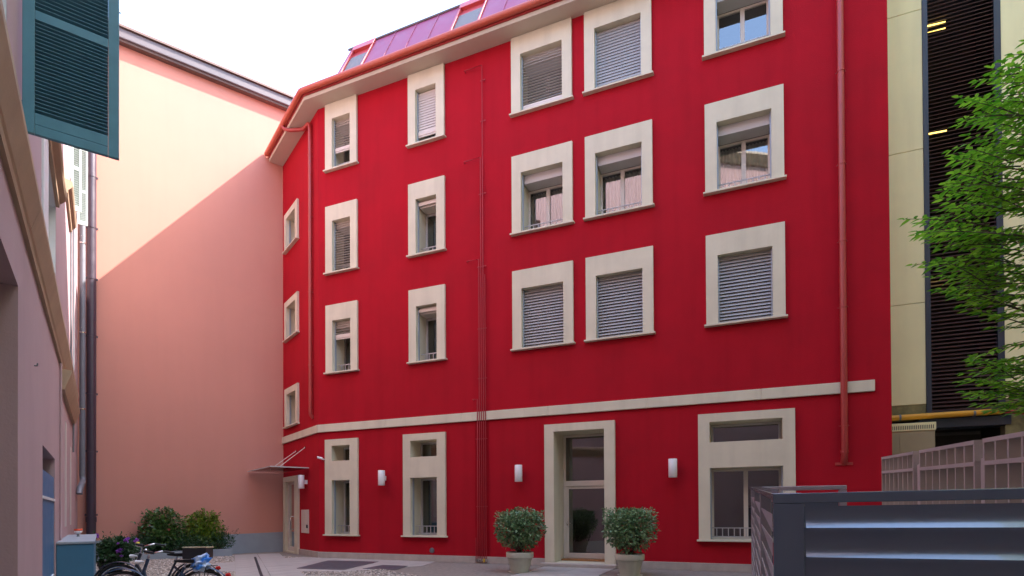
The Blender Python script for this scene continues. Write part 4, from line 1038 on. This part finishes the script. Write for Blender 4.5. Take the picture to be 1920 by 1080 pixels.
for (fx_, fy_, r_) in ((239, 1012, .085), (256, 1013.5, .07), (225, 1033, .085), (182, 1004, .06), (228, 1043, .04), (222, 1019, .035)):
    q = at_depth(fx_, fy_, zfp - .35); fo = Leaves()
    for k in range(16): fo.leaf(q + rv() * .012, rv() + Vector((0, -.6, .3)), rv(), r_, r_ * .75)
    fo.obj('flower', 'petal', fpl)
    part('flower_stalk', MB().tube([q, (q + Vector((fpb.x, fpb.y, .4))) / 2 + Vector((0, 0, .05)), (fpb.x, fpb.y, .27)], .006, 5), 'leaf_low', fpl)

# ================================================================== BICYCLES
def bicycle(front, rear, m, label, lean, seat_h=.85, bar_h=.98, rack=True, yellow=False):
    f3 = Vector(front); r3 = Vector(rear); mid = (f3 + r3) / 2; ax = (f3 - r3); wb = ax.length; ax.normalize()
    Wb_ = Matrix.Translation((mid.x, mid.y, 0)) @ frame((0, 0, 0), ax) @ Matrix.Rotation(lean, 4, 'X')
    b = thing('bicycle', label, 'bicycle', Wb_, 'bicycles parked by the utility box')
    h = wb / 2; WR = .335
    def P(n_, mb, m_, par=b, **k): return part(n_, mb, m_, par, Wb_, **k)
    for cx_ in (h, -h):
        wh = P('wheel', MB().torus((cx_, 0, WR + .02), 'y', WR, .019, 44, 8), 'tyre')
        P('rim', MB().torus((cx_, 0, WR + .02), 'y', WR - .027, .011, 44, 6), 'chrome', wh)
        sp = MB()
        for k in range(18):
            a = k * math.pi / 9; s_ = .022 * (1 if k % 2 else -1)
            sp.tube([(cx_ + .02 * math.cos(a + .9), s_, WR + .02 + .02 * math.sin(a + .9)), (cx_ + (WR - .03) * math.cos(a), 0, WR + .02 + (WR - .03) * math.sin(a))], .0016, 3, caps=False)
        P('spokes', sp, 'chrome', wh); P('hub', MB().tube([(cx_, -.05, WR + .02), (cx_, .05, WR + .02)], .022, 10), 'chrome', wh)
    a0, a1 = (R(20), R(150)); a0r, a1r = (R(35), R(200))
    for cx_, s_, e_ in ((h, R(15), R(165)), (-h, R(20), R(195))):
        mg = MB(); n = 26; vs_ = []
        for i in range(n + 1):
            t = s_ + (e_ - s_) * i / n; 
            for (dy, rr) in ((-.030, .375), (-.022, .385), (0, .389), (.022, .385), (.030, .375)): vs_.append((cx_ + rr * math.cos(t), dy, WR + .02 + rr * math.sin(t)))
        mg.add(vs_, [(i * 5 + j, (i + 1) * 5 + j, (i + 1) * 5 + j + 1, i * 5 + j + 1) for i in range(n) for j in range(4)], True)
        P('mudguard', mg, m)
    hd_t = (h - .30, 0, .86); hd_b = (h - .235, 0, .64); bb = (-.06, 0, .29); st_t = (-.26, 0, .74); ra = (-h, 0, WR + .02)
    P('frame', MB().tube([hd_t, hd_b], .021, 10).tube([(h - .255, 0, .70), (.17, 0, .46), (.05, 0, .36), bb], .019, 10).tube([(h - .24, 0, .655), (.12, 0, .36), (-.02, 0, .29)], .017, 10)
      .tube([bb, st_t], .017, 10).tube([bb, (-h, .05, WR + .02)], .011, 8).tube([bb, (-h, -.05, WR + .02)], .011, 8).tube([(-.23, .02, .66), (-h, .05, WR + .02)], .009, 8).tube([(-.23, -.02, .66), (-h, -.05, WR + .02)], .009, 8), m)
    P('fork', MB().tube([hd_b, (h - .20, .035, .56), (h - .10, .05, .44), (h, .05, WR + .02)], .012, 8).tube([hd_b, (h - .20, -.035, .56), (h - .10, -.05, .44), (h, -.05, WR + .02)], .012, 8), m)
    hb = P('handlebar', MB().tube([hd_t, (h - .31, 0, bar_h - .05)], .014, 8).tube([(h - .46, .29, bar_h - .02), (h - .36, .24, bar_h), (h - .30, .10, bar_h - .03), (h - .30, -.10, bar_h - .03), (h - .36, -.24, bar_h), (h - .46, -.29, bar_h - .02)], .011, 8), 'chrome')
    P('grip', MB().tube([(h - .50, .30, bar_h - .025), (h - .37, .25, bar_h)], .017, 8), 'tyre', hb); P('grip', MB().tube([(h - .50, -.30, bar_h - .025), (h - .37, -.25, bar_h)], .017, 8), 'tyre', hb)
    P('bell', MB().lathe([(0, .03), (.02, .026), (.028, .01), (.026, 0), (0, 0)], 12, (h - .33, .14, bar_h + .005)), 'yellowbit' if yellow else 'chrome', hb)
    P('headlamp', MB().tube([(h - .25, 0, .82), (h - .19, 0, .82), (h - .15, 0, .82)], [.012, .026, .028], 10), 'white')
    P('saddle', MB().add([(-.40, .085, seat_h), (-.40, -.085, seat_h), (-.25, -.07, seat_h - .005), (-.12, -.02, seat_h - .01), (-.12, .02, seat_h - .01), (-.25, .07, seat_h - .005), (-.39, .06, seat_h - .055), (-.39, -.06, seat_h - .055), (-.25, -.045, seat_h - .05), (-.13, -.015, seat_h - .035), (-.13, .015, seat_h - .035), (-.25, .045, seat_h - .05)],
      [(0, 5, 4, 3, 2, 1), (6, 7, 8, 9, 10, 11), (0, 1, 7, 6), (1, 2, 8, 7), (2, 3, 9, 8), (3, 4, 10, 9), (4, 5, 11, 10), (5, 0, 6, 11)]), 'tyre', bevel=.02)
    P('seat_post', MB().tube([st_t, (-.275, 0, seat_h - .045)], .013, 8), 'chrome')
    P('crank', MB().lathe([(.03, -.004), (.09, -.004), (.09, .004), (.03, .004)], 24).tube([(0, 0, 0), (.01, 0, .05)], .006, 6), 'chrome').matrix_basis = WM[b.name].inverted() @ (Wb_ @ Matrix.Translation((-.06, -.05, .29)) @ Matrix.Rotation(R(90), 4, 'X'))
    P('chain_guard', MB().box(-h + .05, .04, -.062, -.054, .31, .40), m, bevel=.02)
    P('pedal', MB().box(.06, .15, -.14, -.06, .22, .245).tube([(-.06, -.06, .29), (.10, -.07, .235)], .009, 6), 'tyre')
    if rack:
        P('rack', MB().tube([(-.30, .06, .74), (-h - .16, .06, .755)], .006, 6).tube([(-.30, -.06, .74), (-h - .16, -.06, .755)], .006, 6).tube([(-h - .16, .06, .755), (-h - .16, -.06, .755)], .006, 6).tube([(-h, .06, WR + .02), (-h - .06, .06, .753)], .006, 6).tube([(-h, -.06, WR + .02), (-h - .06, -.06, .753)], .006, 6).tube([(-h + .08, .06, .75), (-h + .08, -.06, .75)], .005, 6), 'tyre')
    P('rear_lamp', MB().box(-h - .36, -h - .315, -.04, .04, .60, .67) if False else MB().tube([(-h - .30, 0, .615), (-h - .345, 0, .63)], [.034, .028], 12), 'redlens')
    P('kickstand', MB().tube([(-h + .12, .03, .33), (-h + .02, .20, .012)], .009, 6), 'chrome')
    return b, Wb_
bf = at_depth(221, 1000, 8.4); br = at_depth(366, 1000, 8.5)
b1, W1 = bicycle((bf.x, bf.y, 0), (br.x, br.y, 0), 'bikeblack', 'dark bicycle with a lidded crate on its rear rack', R(3), .86, 1.0, True, True)
nf = at_depth(227, 1000, 7.35); nr_ = at_depth(378, 1000, 7.5)
b2, W2 = bicycle((nf.x, nf.y, 0), (nr_.x, nr_.y, 0), 'bikeblue', 'dark blue bicycle with a plastic bag over its saddle end', R(4), .85, .96, True, False)
wb1 = (Vector(bf) - Vector(br)).length / 2
Wc1 = W1 @ Matrix.Translation((-wb1 - .02, 0, .766))
cr = thing('crate', 'black plastic crate with a pale lid on the rear rack of a bicycle', 'crate', Wc1)
part('crate_body', MB().box(-.17, .17, -.13, .13, .0, .165), 'crate', cr, Wc1, bevel=.01)
part('lid', MB().box(-.175, .0, -.135, .135, .168, .185), 'lid', cr, Wc1, bevel=.004); part('lid', MB().box(.004, .175, -.135, .135, .168, .185), 'lid', cr, Wc1, bevel=.004)
part('handle_slot', MB().box(-.06, .06, -.1335, -.1305, .10, .125), 'greypipe', cr, Wc1)
# crumpled bag
wb2 = (Vector(nf) - Vector(nr_)).length / 2
bm_ = bmesh.new(); bmesh.ops.create_icosphere(bm_, subdivisions=3, radius=1)
for v in bm_.verts:
    n_ = math.sin(v.co.x * 7 + 1) * math.cos(v.co.y * 8) * .16 + math.sin(v.co.z * 9 + v.co.x * 4) * .14 + rnd.uniform(-.06, .06)
    v.co *= 1 + n_; v.co.x *= .115; v.co.y *= .085; v.co.z *= .105
    if v.co.z > .05: v.co.x += (v.co.z - .05) * -.9; v.co.z *= 1.25
me = bpy.data.meshes.new('plastic_bag'); bm_.to_mesh(me); bm_.free(); me.materials.append(M['bag'])
link('plastic_bag', me, None, W2 @ Matrix.Translation((-.46, 0, .775)), dict(label='crumpled blue and white plastic bag behind a bicycle saddle', category='bag'))
